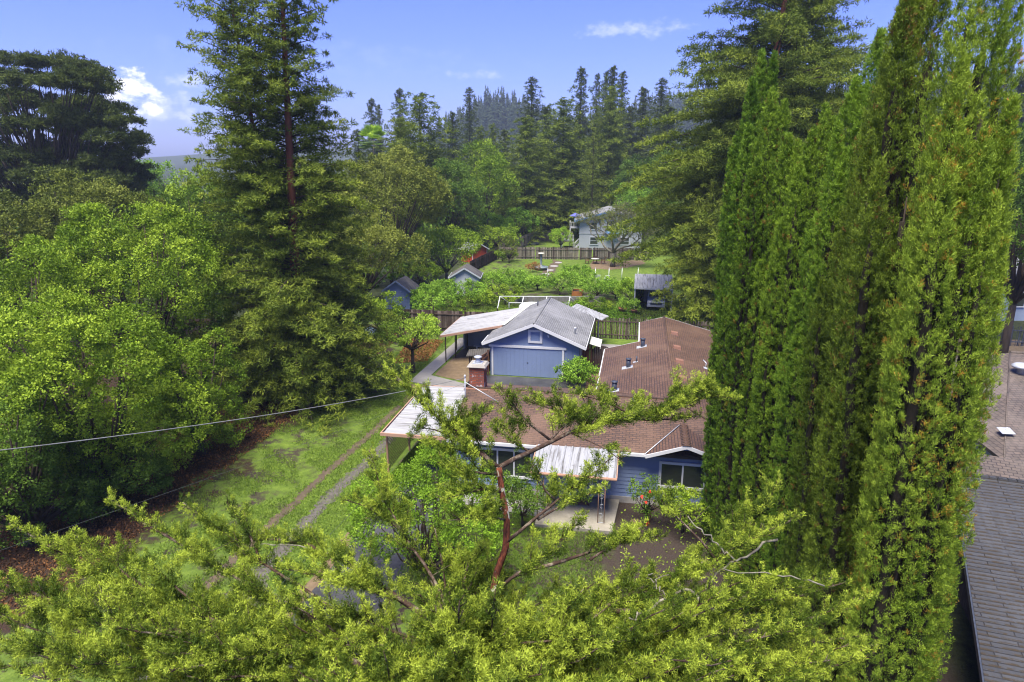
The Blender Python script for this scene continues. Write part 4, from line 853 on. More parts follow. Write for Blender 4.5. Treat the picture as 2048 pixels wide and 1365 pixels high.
def railing(m, p, q, h=.9, n=9):
    p, q = Vector(p), Vector(q); up = Vector((0,0,h)); m.beam(p+up, q+up, .07, .07); m.beam(p+up*.12, q+up*.12, .05, .05)
    for k in range(n+1): a = p.lerp(q, k/n); m.beam(a, a+up, .06 if k in (0, n) else .04, .06 if k in (0, n) else .04)
railing(m,(-1.6,0,1.27),(.4,0,1.27)); railing(m,(-1.6,0,1.27),(-1.6,2.6,1.27)); railing(m,(-.3,2.2,3.17),(2.2,2.2,3.17)); railing(m,(-.3,2.2,3.17),(-.3,5,3.17)); railing(m,(.6,.3,0.0),(2.6,1.8,1.9),n=11); railing(m,(.6,-.5,0),(2.6,1.0,1.9),n=11); railing(m,(2.6,1.0,1.9),(4.0,1.0,1.9)); obj('railing', m, 'white_paint', Dk, local=True)
m = MB()
for k in range(9): m.hexa([(.6+k*.22,-.5+k*.165,k*.2),(.85+k*.22,-.5+k*.165,k*.2),(.85+k*.22,.3+k*.165,k*.2),(.6+k*.22,.3+k*.165,k*.2)], [(.6+k*.22,-.5+k*.165,k*.2+.2),(.85+k*.22,-.5+k*.165,k*.2+.2),(.85+k*.22,.3+k*.165,k*.2+.2),(.6+k*.22,.3+k*.165,k*.2+.2)])
obj('stairs', m, 'white_paint', Dk, local=True)
m = MB()
for x, y, z in ((-1.55,.05,1.15),(.35,.05,1.15),(-1.55,2.5,1.15),(-.25,2.25,3.05),(2.15,2.25,3.05),(-.25,4.9,3.05),(2.15,4.9,3.05)): m.box(x-.06,x+.06,y-.06,y+.06,0,z)
obj('posts', m, 'white_paint', Dk, local=True)
def umbrella(c, z0, label, r=1.3):
    t = thing('patio_umbrella', label, 'umbrella', (c[0], c[1], z0)); m = MB(); m.tube([(0,0,0),(0,0,2.2)], .03, 6); obj('pole', m, 'light_metal', t, local=True)
    m = MB(); n = 8; vs = [(0,0,2.35)]+[(r*math.cos(k*6.283/n), r*math.sin(k*6.283/n), 1.85) for k in range(n)]+[(0,0,2.3)]+[(r*math.cos(k*6.283/n), r*math.sin(k*6.283/n), 1.8) for k in range(n)]
    m.add(vs, [(0,k+1,(k+1) % n+1) for k in range(n)]+[(n+1,(k+1) % n+n+2,k+n+2) for k in range(n)]+[(k+1,k+n+2,(k+1) % n+n+2,(k+1) % n+1) for k in range(n)]); obj('canopy', m, 'purple_blue', t, local=True)
umbrella((dk[0]+.9, dk[1]+3.5), 3.17, 'purple blue umbrella open over the upper deck of the pale house', 1.0)
ps = at(1128, 462, 132); t = thing('play_set', 'wooden play set with a pale yellow board behind the far fence', 'play set', (ps[0], 132, 0)); m = MB()
for x in (-2.2,0,2.2):
    for s in (-1,1): m.beam((x+s*.5,s*.8,0),(x,0,3.2),.14,.14)
m.beam((-2.4,0,3.2),(2.4,0,3.2),.16,.16); m.beam((-2.2,0,1.8),(0,0,1.8),.1,.1); obj('frame', m, 'orange_wood', t, local=True); m = MB(); m.box(1.0,2.6,-.1,0,3.3,4.5); obj('board', m, 'yellow_paint', t, local=True); m = MB(); m.box(-3.4,-2.6,-.3,.3,1.0,2.4); m.lathe((1.2,-.6,1.2), ((.2,0),(.7,.3),(.7,.9),(.2,1.2)), 10); obj('slide_panel', m, 'deep_blue', t, local=True)
far = at(1000, 388, 150); m = MB(); m.slab([(far[0]-3,148,far[2]-.6),(far[0]+3.5,148,far[2]-.9),(far[0]+3.5,153,far[2]+.6),(far[0]-3,153,far[2]+.6)], .2); m.box(far[0]-2.8,far[0]+3.2,149,152.8,0,far[2]-.7); wobj('far_house', m, 'light_metal', 'bluish metal roof of a house almost hidden among the far conifers', 'house')

# ================================================================== NEIGHBOURS ON THE RIGHT
a, b = gp(1906,944,4.2), gp(2048,962,4.2); d = unit(np.array((b-a))[:2]); nrm = np.array((d[1], -d[0])); rot = math.atan2(d[1], d[0])
Nb = thing('mossy_house', 'house with a gray roof of mossy shingles in the lower right corner', 'house', (a[0], a[1], 0), rot)
SL = .27
m = MB(); m.slab([(0,0,4.2),(11,0,4.2),(11,-11,4.2-11*SL*.75),(-1.35,-11,4.2-11*SL*.75)], .16, (1,0,0)); nr_ = obj('roof', m, 'mossy_shingle', Nb, local=True)
m = MB(); rg = random.Random(4); x = 0
while x < 11: m.hexa([(x,-.16,4.17),(x+.26,-.16,4.17),(x+.26,.06,4.17),(x,.06,4.17)], [(x,-.14,4.24+rg.uniform(0,.02)),(x+.25,-.14,4.24),(x+.25,.05,4.22),(x,.05,4.22)]); x += .27
obj('ridge_cap', m, 'mossy_shingle', nr_, local=True)
m = MB(); m.box(.5,10.8,-10.4,-.1,0,1.9);
m.add([(.5,-10.4,1.9),(.5,-.1,1.9),(.5,-.1,3.9),(10.8,-10.4,1.9),(10.8,-.1,1.9),(10.8,-.1,3.9)], [(0,1,2),(5,4,3),(1,4,5,2)]); obj('wall', m, 'old_fence_wood', Nb, local=True)
m = MB(); m.beam((-.02,.0,4.08),(-1.37,-11,4.08-11*SL*.75),.05,.2); obj('barge_board', m, 'dark_metal', nr_, local=True)
a2 = gp(2020,706,4.6); T2 = thing('tan_roof_house', 'neighbouring house with a weathered tan hip roof and round vent', 'house', (a2[0], a2[1], 0), rot+.22)
m = MB(); m.slab([(0,0,4.6),(9,0,4.6),(15,-10,2.7),(-5.5,-10.2,2.7)], .14, (1,0,0)); m.slab([(-.002,0,4.6),(-5.502,-10.2,2.7),(-5.4,2.8,2.9)], .14, (0,-1,0)); m.slab([(0,.002,4.6),(9,.002,4.6),(9,4,3.2),(-5.4,2.81,2.9)], .14, (-1,0,0)); tr_ = obj('roof', m, 'tan_shingle', T2, local=True)
m = MB(); m.tube([(0,0,4.60),(-5.5,-10.2,2.70)], .04, 6); m.tube([(0,0,4.62),(9,0,4.62)], .07, 6); obj('ridge_cap', m, 'tan_shingle', tr_, local=True)
m = MB(); m.box(-4.7,12,-9.3,2.2,0,2.55); obj('wall', m, 'pale_wall', T2, local=True)
q = gp(2042, 742, 4.3); 
def loc(p, t): # world -> local of an unscaled thing
    c, s = math.cos(-t.rotation_euler[2]), math.sin(-t.rotation_euler[2]); x, y = p[0]-t.location[0], p[1]-t.location[1]; return (c*x-s*y, s*x+c*y, p[2])
q = loc(q, T2); m = MB(); m.lathe((q[0],q[1],4.15), ((.18,0),(.18,.3),(.42,.32),(.46,.42),(.3,.52),(.02,.55)), 20); obj('roof_vent', m, 'light_metal', T2, local=True)
q = loc(gp(2012, 868, 3.1), T2); m = MB(); m.tube([(q[0],q[1],2.9),(q[0],q[1],3.4)], .04, 8); m.slab([(q[0]-.3,q[1]-.25,3.2),(q[0]+.25,q[1]-.25,3.2),(q[0]+.25,q[1]+.25,3.3),(q[0]-.3,q[1]+.25,3.3)], .02); obj('vent_pipe', m, 'light_metal', T2, local=True)
m = MB(); m.slab([loc(gp(x, y, z), T2) for x, y, z in ((1925,902,3.3),(2080,928,3.3),(2080,975,3.0),(1915,952,3.0))], .12); obj('lower_roof', m, 'tan_shingle', T2, local=True)
fence('picket_fence', 'thin dark iron fence under the trees beyond the tan roof', [g2(1945,690), g2(2090,694)], 1.6, 'dark_metal', 2.5, .16, .1, seed=15, pw=.07)
nb_ = at(2010, 640, 62); m = MB(); m.box(nb_[0]-2,nb_[0]+8,62,70,0,4.6); 
X = thing('gray_house', 'bluish gray house wall seen through dark trunks at the right edge', 'house', (nb_[0], 66, 0)); obj('wall', m, 'gray_siding', X); m = MB(); m.slab([(nb_[0]-2.6,61.3,4.5),(nb_[0]+8.6,61.3,4.5),(nb_[0]+8.6,66,6.2),(nb_[0]-2.6,66,6.2)], .15); obj('roof', m, 'gray_shingle', X)
for z0 in (1.4,):
    for k in range(2): m = MB(); x = nb_[0]+.2+k*3; m.box(x,x+1.2,61.93,61.99,z0,z0+1.3); w_ = obj('window', m, 'window_glass', X); m = MB(); m.box(x-.1,x+1.3,61.9,61.98,z0+1.3,z0+1.4); m.box(x-.1,x+1.3,61.9,61.98,z0-.1,z0); obj('frame', m, 'white_paint', w_)

# ================================================================== WIRES
def wire(name, p, q, sag, r, mat, label):
    p, q = np.array(p), np.array(q); m = MB(); m.tube([tuple(p+(q-p)*t-np.array((0, 0, sag*4*t*(1-t)))) for t in np.linspace(0, 1, 40)], r, 6)
    o = obj(name, m, mat); return single(o, label, 'wire')
mast = HW(-8.0, 30.6, 4.5)
wire('service_wire', at(-60, 908, 15.5), mast, .25, .014, 'cable', 'pale thick service cable sagging from the left edge to the roof mast')
wire('service_wire', at(-60, 1122, 14.0), mast-np.array((0,0,.25)), .12, .004, 'dark_cable', 'thin dark wire crossing above the left lawn to the roof mast')
wire('service_wire', at(330, 1400, 8.0), mast-np.array((0,0,.5)), .2, .004, 'dark_cable', 'thinnest dark wire rising from the bottom edge to the roof mast')

# ================================================================== VEGETATION
RG = np.random.default_rng
# ---- the big redwood on the left, two leaders
def big_redwood():
    base = np.array((-13.5, 41.2, 0.0)); rg = RG(11)
    A1, b1 = conifer(rg, 29.5, 7.1, .045, 9.0, .86, 62, .20, .058, .50, .38, .22, .46, lean=(1.1, 0), flat=.45, step=.58, bare=(8, 17, 99))
    A2, b2 = conifer(rg, 27, 4.3, .42, 9.0, .62, 60, .20, .058, .48, .42, .25, .46, lean=(-2.5, .5), flat=.45, step=.58)
    A3, b3 = conifer(rg, 12, 6.3, .02, 8, .36, 60, .22, .062, .52, .50, .12, .46, lean=(.4, -.6), flat=.4, step=.62)
    def lane(a, z0, z1, w, pk):
        V, T = a; C = V.mean(1); ax_ = C[:, 0]-1.1*C[:, 2]/29.5; pr_ = ax_*.955+C[:, 1]*.297
        wz = w*(1+.7*np.sin(C[:, 2]*2.3))                      # ragged: sprays still cross the stem here and there
        k_ = ~((np.abs(pr_) < wz) & (C[:, 1] < .2) & (C[:, 2] > z0) & (C[:, 2] < z1) & (rg.uniform(size=len(C)) < pk)); return V[k_], T.reshape(len(V), -1)[k_].ravel()
    A1, A2, A3 = (lane(a, 8.8, 19.2, .36, .78) for a in (A1, A2, A3))
    t = thing('redwood_tree', 'tall redwood with a reddish trunk and two leaders, dominating the left lawn edge', 'tree', base)
    m = trunk_mb(29.5, .40, (1.1, 0)); m2 = trunk_mb(27, .24, (-2.5, .5))
    for mm in (m2,): m.add(mm.V, mm.F, None, .5, True)
    obj('bough', bough_mb(b1+b2+b3), 'dark_bark', t, local=True)
    leaves_obj('crown', [A1, A2, A3], 'leaf_redwood', t, (0, 0, 0), cap=1); obj('trunk', m, 'red_bark', t, local=True)
big_redwood()
def right_redwood():
    p = at(1455, 650, 60); rg = RG(21)
    A1, b1 = conifer(rg, 36, 12.3, .19, 7.4, .56, 68, .27, .078, .74, .50, .22, .44, lean=(2.6, 0), flat=.5, step=.80, bare=(22, 35, 26))
    A2, b2 = conifer(rg, 31, 8.5, .40, 6.0, .48, 62, .27, .078, .74, .5, .25, .46, lean=(5.5, 2.5), flat=.5, step=.80)
    t = thing('redwood_tree', 'huge redwood behind the cypress row, its top leaving the picture', 'tree', (p[0]+.4, 60, 0))
    m = trunk_mb(36, .62, (2.6, 0)); m2 = trunk_mb(31, .4, (5.5, 2.5)); obj('bough', bough_mb(b1+b2, kr=.03), 'dark_bark', t, local=True); m.add(m2.V, m2.F, None, .5, True)
    leaves_obj('crown', [A1, A2], 'leaf_redwood', t, (0, 0, 0), cap=1); obj('trunk', m, 'red_bark', t, local=True)
    # lower weeping conifer in front of it
    p = at(1412, 610, 57); A, b = conifer(RG(22), 12.5, 4.1, .08, 9, .45, 56, .22, .06, .5, .60, .35, .70, flat=.6, step=.55)
    t = thing('weeping_conifer', 'lower feathery conifer with drooping sprays beside the open shed', 'tree', (p[0], 57, 0)); leaves_obj('crown', [A], 'leaf_redwood', t, (0, 0, 0), cap=1); obj('trunk', trunk_mb(11.5, .2, br=b), 'dark_bark', t, local=True)
    p = at(1350, 610, 78); A, b = conifer(RG(23), 17, 7, .1, 6, .5, 34, .28, .08, .55, .5, .3, .5, flat=.55, step=.75)
    t = thing('redwood_tree', 'mid green redwood between the bare tree and the huge redwood', 'tree', (p[0]+3, 78, 0)); leaves_obj('crown', [A], 'leaf_redwood', t, (0, 0, 0), cap=1); obj('trunk', trunk_mb(17, .3), 'red_bark', t, local=True)
right_redwood()

# ---- background conifers: a few kinds, then copies
def proto(seed, H, R, prof, dens, k, ls, lw, cs, mat, droop=.4, tint=.45, z0=.05, flat=.5, step=.9, kind='redwood_tree', bark='dark_bark'):
    A, b = conifer(RG(seed), H, R, z0, dens, prof, k, ls, lw, cs, droop, .25, tint, flat=flat, step=step)
    t = thing(kind, 'x', 'tree', (0, 0, 0)); leaves_obj('crown', [A], mat, t, (0, 0, 0), cap=1); obj('trunk', trunk_mb(H, H*.014, br=None), bark, t, local=True)
    t['H'] = H; t['R'] = R; return t
PRX = 1.0
PR = dict(
 wide=proto(31, 26, 7.0, .66, 6.0, 34, .40, .12, .80, 'leaf_redwood', .5, step=.85),
 full=proto(32, 26, 6.5, .50, 6.0, 34, .40, .12, .80, 'leaf_redwood', .55, step=.85),
 dark=proto(33, 32, 6.5, .80, 5.5, 30, .44, .14, .85, 'leaf_redwood_far', .5, step=.9),
 thin=proto(34, 28, 4.0, .80, 5.5, 24, .40, .13, .65, 'leaf_redwood_far', .5, z0=.06, step=.75),
 dead=proto(35, 22, 5.0, .75, 4.2, 16, .42, .12, .7, 'leaf_olive', .45, .3, z0=.12))
used = set()
def place(kind, px, py, Y, wpx, label, group='conifers behind the gardens', seed=0):
    p = at(px, py, Y); z0 = float(hill_z(p[0], Y)); Hh_ = p[2]-z0; P = PR[kind]; fw = Y*math.cos(PITCH)-(p[2]-CAMH)*math.sin(PITCH)
    sx = wpx*{'dark': 1.75, 'thin': 1.9, 'wide': 1.25, 'full': 1.1, 'dead': 1.1}[kind]*fw/FPX/(2*P['R']); sz = Hh_/P['H']; rot = (px*1.7+py) % 6.28
    if kind not in used:
        used.add(kind); P.location = (p[0], Y, z0); P.rotation_euler = (0, 0, rot); P.scale = (sx, sx, sz); P['label'] = label; P['group'] = group; return P
    return dup(P, (p[0], Y, z0), rot, (sx, sx, sz), label, group)
for a in [
 ('dark',742,200,165,62,'small dark conifer with a twin tip just right of the tall left redwood'),
 ('thin',757,212,168,30,'thin dark spire beside the small twin tipped conifer'),
 ('dark',798,180,170,70,'dark pointed conifer behind the broad green redwood left of centre'),
 ('full',838,192,112,215,'broad green redwood with a blunt top left of centre'),
 ('full',800,240,104,150,'lower green redwood in front of the broad blunt topped one'),
 ('thin',938,178,190,46,'lone thin spire standing against the hazy hill'),
 ('dark',905,226,160,70,'short pointed conifer left of the lone thin spire'),
 ('wide',960,255,150,80,'short mid green conifer right of the lone thin spire'),
 ('wide',985,250,160,66,'small narrow conifer below the hazy hilltop'),
 ('dark',1010,262,150,70,'dark little conifer left of the tall narrow central spire'),
 ('thin',1064,158,175,66,'tall narrow spire at the centre, right of the hazy hill'),
 ('wide',1052,236,124,150,'pyramid shaped green redwood in the middle, left of two alike'),
 ('wide',1128,200,130,175,'large pyramid shaped redwood in the middle, right of two alike'),
 ('dark',1094,215,150,80,'dark conifer peeking between the two central pyramid redwoods'),
 ('dark',1163,138,165,76,'tall dark spire right of centre, leftmost of the skyline cluster'),
 ('thin',1195,150,172,34,'thinnest spire in the skyline cluster right of centre'),
 ('dark',1226,136,162,80,'tallest dark spire of the skyline cluster right of centre'),
 ('thin',1213,146,176,36,'thin spire just left of the tallest one in the skyline cluster'),
 ('thin',1246,146,170,44,'thin spire just right of the tallest one in the skyline cluster'),
 ('full',1222,176,142,130,'large olive redwood in front of the skyline cluster'),
 ('dead',1188,268,122,95,'half bare olive conifer in front of the skyline cluster'),
 ('dark',1288,178,168,90,'dark conifer left of the huge right redwood'),
 ('thin',1262,215,165,50,'slim dark conifer between the skyline cluster and the huge redwood'),
 ('thin',1325,160,160,60,'slim conifer half hidden by the huge right redwood'),
 ('dark',1340,215,150,110,'dark conifer directly behind the left edge of the huge redwood'),
 ('dark',715,262,150,80,'dark conifer hidden behind the right skirt of the tall left redwood'),
 ('wide',870,300,120,120,'green conifer below the broad blunt topped redwood'),
 ('dark',1800,150,120,150,'dark conifer behind the cypress tops on the right'),
 ('dark',2050,150,130,200,'tall dark conifer at the right edge behind the near cypress'),
 ('wide',1720,250,100,150,'green conifer behind the middle cypress tops'),
 ('dark',1450,250,110,190,'dark conifer far behind the huge right redwood'),
 ('dark',1560,280,115,190,'dark conifer far behind the row of cypresses'),
 ('wide',1650,300,110,190,'green conifer far behind the row of cypresses'),
 ('wide',660,330,130,160,'green conifer behind the tall left redwood'),
 ('dark',560,330,140,160,'dark conifer far behind the trunk of the tall left redwood'),
]: place(*a)

# ---- broadleaf trees
def leafy(name, label, px, py, Y, wpx, mat, seed, zb=None, nl=16, ls=.14, lw=.09, cs=.34, k=34, lr=.42, dens=2.2, tint=.45, cat='tree', group=None, bark='dark_bark', sq=(1,1,1), low=-.35, tr=.2, up=.2, kite=True):
    p = at(px, py, Y); Ht = p[2]; fw = Y*math.cos(PITCH)-(Ht-CAMH)*math.sin(PITCH); R = wpx*fw/FPX/2; rg = RG(seed); zb = Ht*.1 if zb is None else zb
    A, lb = broadleaf(rg, R, Ht, zb, nl, lr, dens, k, cs, ls, lw, tint, kite, sq, up, low)
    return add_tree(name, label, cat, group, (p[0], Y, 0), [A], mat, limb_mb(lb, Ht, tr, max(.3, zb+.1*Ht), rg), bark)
LEFT = 'leafy trees on the left edge of the lawn'
leafy('broadleaf_tree', 'low leafy bush hiding the trunks at the lower left edge, above the leaf litter', 40, 850, 24.5, 210, 'leaf_broad_deep', 40, .1, 14, .12, .08, .3, 40, .42, 2.3, .5, group=LEFT, low=-.9)
leafy('broadleaf_tree', 'bright green leafy tree nearest the lawn at the lower left', 145, 575, 27.5, 425, 'leaf_broad', 41, .1, 26, .13, .08, .34, 46, .36, 2.4, .52, group=LEFT, low=-.9, sq=(1,1,1))
leafy('broadleaf_tree', 'rounded leafy tree at the front right end of the left tree mass', 370, 660, 32.5, 225, 'leaf_broad', 42, .1, 18, .13, .08, .33, 44, .40, 2.4, .42, group=LEFT, low=-.9)
leafy('broadleaf_tree', 'tall bright leafy tree crowning the left tree mass', 255, 395, 39, 360, 'leaf_broad', 43, 2.0, 26, .16, .10, .40, 42, .36, 2.3, .50, group=LEFT)
leafy('broadleaf_tree', 'leafy tree cut by the left picture edge, above the nearest one', -15, 440, 33, 260, 'leaf_broad', 44, .1, 18, .15, .09, .38, 42, .40, 2.3, .47, group=LEFT, low=-.9)
leafy('broadleaf_tree', 'low dark green leafy tree at the lower left picture edge', -10, 760, 24, 260, 'leaf_broad_deep', 45, .1, 14, .12, .08, .32, 42, .42, 2.3, .48, group=LEFT, low=-.9)
leafy('broadleaf_tree', 'deep green leafy tree between the tall bright one and the redwood', 365, 500, 40, 200, 'leaf_broad_deep', 46, .1, 14, .16, .10, .38, 40, .42, 2.3, .55, group=LEFT, low=-.9)
leafy('broadleaf_tree', 'small dark leafy bush hanging over the leaf litter below the left trees', 190, 880, 27.0, 230, 'leaf_broad_deep', 47, .1, 12, .12, .08, .3, 40, .42, 2.3, .45, group=LEFT, low=-.9)
leafy('broadleaf_tree', 'dusky olive tree behind the left tree mass, below the flat topped cypress', 150, 345, 55, 330, 'leaf_olive', 48, 2, 22, .22, .13, .5, 36, .36, 2.2, .42, group=LEFT)
leafy('broadleaf_tree', 'dusky olive tree at the far left edge below the flat topped cypress', -30, 370, 50, 260, 'leaf_olive', 49, 2, 16, .22, .13, .5, 36, .4, 2.2, .38, group=LEFT)
leafy('broadleaf_tree', 'pale green tree left behind the tall redwood', 375, 335, 70, 190, 'leaf_broad', 50, 2, 16, .26, .16, .6, 34, .4, 2.2, .36, group=LEFT)
leafy('broadleaf_tree', 'light green far tree just left of the tall redwood', 300, 312, 110, 110, 'leaf_shrub', 51, 2, 12, .34, .2, .8, 30, .42, 2.0, .30, group=LEFT)
leafy('broadleaf_tree', 'green tree filling the gap behind the left redwood skirt', 450, 370, 75, 220, 'leaf_broad_deep', 52, 2, 16, .26, .16, .6, 34, .4, 2.2, .6, group=LEFT)
MID = 'leafy trees beyond the board fence'
leafy('broadleaf_tree', 'large olive green tree with a lumpy crown right of the tall left redwood', 770, 275, 78, 240, 'leaf_olive', 53, 2, 28, .26, .15, .6, 38, .32, 2.3, .62, group=MID)
leafy('broadleaf_tree', 'olive tree below the lumpy crowned one, behind the redwood skirt', 720, 420, 66, 220, 'leaf_olive', 54, 1, 20, .22, .13, .5, 36, .36, 2.3, .58, group=MID)
leafy('broadleaf_tree', 'bright green rounded tree left of the central pyramid redwoods', 962, 288, 115, 150, 'leaf_broad', 55, 2, 18, .32, .20, .75, 34, .38, 2.2, .40, group=MID)
leafy('broadleaf_tree', 'green tree under the bright rounded one above the red shed', 900, 330, 108, 130, 'leaf_broad_deep', 56, 2, 16, .32, .2, .7, 32, .4, 2.2, .5, group=MID)
leafy('broadleaf_tree', 'twiggy green fruit tree overhanging the gray shed', 890, 448, 82, 145, 'leaf_broad', 57, .6, 18, .22, .13, .5, 26, .36, 1.9, .50, group=MID, bark='gray_bark')
leafy('broadleaf_tree', 'bright round shrub like tree behind the long side fence', 1038, 422, 118, 78, 'leaf_shrub', 58, .5, 12, .28, .17, .6, 32, .42, 2.2, .28, group=MID)
leafy('broadleaf_tree', 'bright bushy tree behind the red shed', 962, 425, 114, 110, 'leaf_shrub', 59, .5, 14, .28, .17, .6, 32, .42, 2.2, .25, group=MID)
leafy('broadleaf_tree', 'low green bush between the red shed and the long side fence', 1000, 452, 108, 80, 'leaf_broad', 60, .3, 10, .26, .16, .55, 32, .42, 2.2, .45, group=MID)
leafy('broadleaf_tree', 'dark green round tree right of the skyline cluster', 1275, 310, 135, 100, 'leaf_broad_deep', 61, 2, 14, .36, .22, .85, 30, .4, 2.2, .35, group=MID)
leafy('broadleaf_tree', 'bright green tree above the roof of the pale two storey house', 1285, 375, 125, 130, 'leaf_shrub', 62, 1, 14, .32, .2, .75, 30, .4, 2.2, .25, group=MID)
leafy('broadleaf_tree', 'green tree below the olive conifer, left of the pale two storey house', 1120, 415, 138, 90, 'leaf_broad_deep', 63, .5, 12, .34, .2, .75, 30, .42, 2.2, .5, group=MID)
leafy('broadleaf_tree', 'dim green tree at the right edge above the tan roof', 2035, 240, 75, 230, 'leaf_broad_deep', 64, 3, 24, .26, .16, .6, 34, .38, 2.2, .38, group=MID, tr=.35)
leafy('broadleaf_tree', 'bright leaved tree at the right edge behind the near cypress', 2035, 300, 55, 200, 'leaf_broad_deep', 65, 5.0, 20, .2, .13, .5, 34, .4, 2.2, .35, group=MID, tr=.32)
leafy('broadleaf_tree', 'dark leafy tree low behind the near cypress and tan roof', 1960, 430, 62, 180, 'leaf_broad_deep', 66, 4, 16, .22, .14, .5, 34, .4, 2.2, .3, group=MID, tr=.32)
leafy('broadleaf_tree', 'shady tree with a bare leaning trunk at the right edge above the iron fence', 2070, 385, 46, 190, 'leaf_broad_deep', 67, 5.2, 18, .2, .13, .45, 34, .4, 2.2, .4, group=MID, tr=.28)
BK = 'far trees closing the view'
for k, (px, py, Y, w, mt) in enumerate(((830,330,130,160,'leaf_broad_deep'),(1000,330,140,150,'leaf_broad_deep'),(1180,350,145,160,'leaf_olive'),(600,345,150,220,'leaf_broad_deep'),(1400,300,130,220,'leaf_broad_deep'),(1820,330,110,260,'leaf_broad_deep'),(60,330,120,260,'leaf_olive'),(250,335,140,160,'leaf_broad_deep'))):
    leafy('broadleaf_tree', ['shadowy far tree under the broad blunt topped redwood','shadowy far tree behind the central pyramid redwoods','brownish far tree below the skyline cluster','shadowy far tree behind the trunk of the tall left redwood','shadowy far tree behind the huge right redwood','shadowy far tree behind the near cypresses','far olive tree behind the flat topped cypress','far green tree right of the flat topped cypress'][k], px, py, Y, w, mt, 80+k, 1, 16, .36, .22, .8, 28, .4, 2.0, .4, group=BK)
# orchard and garden shrubs
ORC = 'young fruit trees and shrubs of the vegetable garden'
for k, (px, py, Y, w, mt, lb) in enumerate((
 (985,546,76,72,'leaf_shrub','leafy fruit tree in the garden row, leftmost, right of the gray shed'),
 (1030,541,78,80,'leaf_shrub','second fruit tree of the garden row, above the pipe frame'),
 (1075,552,77,66,'leaf_shrub','third fruit tree of the garden row, above the right half of the pipe frame'),
 (1120,545,74,60,'leaf_shrub','fourth fruit tree of the garden row, just left of the orange raised bed'),
 (1155,534,80,56,'leaf_shrub','fruit tree behind the orange raised bed'),
 (1195,556,72,72,'leaf_shrub','fruit tree just right of the orange raised bed'),
 (1232,560,72,66,'leaf_shrub','fruit tree between the raised bed and the open shed'),
 (1262,562,70,52,'leaf_lime','yellow green shrub touching the open shed roof'),
 (905,562,70,110,'leaf_shrub','rounded green shrub in front of the gray shed'),
 (855,575,66,84,'leaf_shrub','green shrub just right of the bright blue shed'),
 (950,585,68,70,'leaf_broad','spreading shrub left of the pipe frame'),
 (1010,575,69,60,'leaf_broad','green shrub inside the pipe frame'),
 (840,520,78,90,'leaf_broad','loose green tree behind the bright blue shed'),
 (1185,598,66,60,'leaf_broad','low gray green shrub right of the garage ridge'),
 (1150,606,65,44,'leaf_shrub','small low shrub against the garage roof'),
 (760,590,56,90,'leaf_broad','green shrub left of the bright blue shed'),
 (1335,640,57,80,'leaf_broad_deep','dark shrub under the conifer beside the picket fence'),
 (925,625,62,30,'leaf_broad','small sapling with upright stems just behind the board fence'),
 (1018,475,97,36,'leaf_olive','yellowish sapling in front of the gray fence'),
 (1122,455,112,40,'leaf_lime','small leaning tree with yellow green leaves in the far lawn'),
)):
    leafy('garden_shrub', lb, px, py, Y, w*1.18, mt, 100+k, .1, 14, .17, .11, .32, 26, .40, 2.0 if mt != 'leaf_olive' else .9, .42, cat='shrub', group=ORC, tr=.07)
leafy('garden_shrub', 'low leafy clump at the foot of the far gray fence', 1005, 503, 99, 60, 'leaf_broad', 130, .1, 10, .22, .14, .35, 26, .4, 2.2, .45, cat='shrub', group=ORC, tr=.05, sq=(1,.5,1))
leafy('garden_shrub', 'rusty ornamental grass mound beside the birdbath', 1066, 527, 89, 26, 'leaf_litter', 131, .1, 8, .3, .05, .35, 34, .4, 2.6, .9, cat='shrub', tr=.05)
# near shrubs
leafy('young_tree', 'small tree with yellow green leaves and a dark forked trunk on the lawn', 822, 634, 46.2, 126, 'leaf_lime', 140, 1.6, 13, .15, .10, .24, 20, .36, 1.6, .72, tr=.13)
leafy('leafy_bush', 'glossy green bush at the right corner of the blue garage', 1157, 726, 43.6, 70, 'leaf_shrub', 141, .0, 14, .17, .09, .26, 26, .42, 2.2, .45, cat='bush', tr=.05)
leafy('camellia_bush', 'upright dark camellia with red flowers left of the white window', 1298, 948, 25.6, 76, 'leaf_broad_deep', 142, .2, 11, .10, .055, .2, 28, .40, 2.0, .55, cat='bush', tr=.05)
leafy('leafy_bush', 'rounded bush with light green leaves below the white window', 1370, 985, 25.0, 110, 'leaf_broad', 143, .15, 12, .10, .06, .2, 30, .42, 2.2, .60, cat='bush', tr=.05)
leafy('leafy_bush', 'fresh lime green bushy tree in front of the house, left of the twisted trunk', 845, 925, 21.0, 330, 'leaf_lime', 144, .3, 24, .10, .055, .22, 30, .34, 2.2, .22, cat='bush', tr=.10, low=-.2)
leafy('leafy_bush', 'dark glossy shrub between the porch and the twisted trunk', 1045, 950, 25.4, 110, 'leaf_broad_deep', 145, .2, 12, .10, .06, .2, 30, .42, 2.0, .5, cat='bush', tr=.05)
leafy('leafy_bush', 'small yellow green bush hidden under the big conifer by the lawn', 780, 738, 50, 50, 'leaf_broad_deep', 146, .2, 8, .15, .09, .25, 26, .4, 2.2, .6, cat='bush', tr=.05)
m = MB(); c = gp(740, 672); m.lathe((c[0], c[1], 0), ((.75,0),(.7,.35),(.5,.6),(.2,.75),(.02,.78)), 14); wobj('covered_dome', m, 'tarp', 'small pale blue covered dome half under the tall redwood', 'tarp')
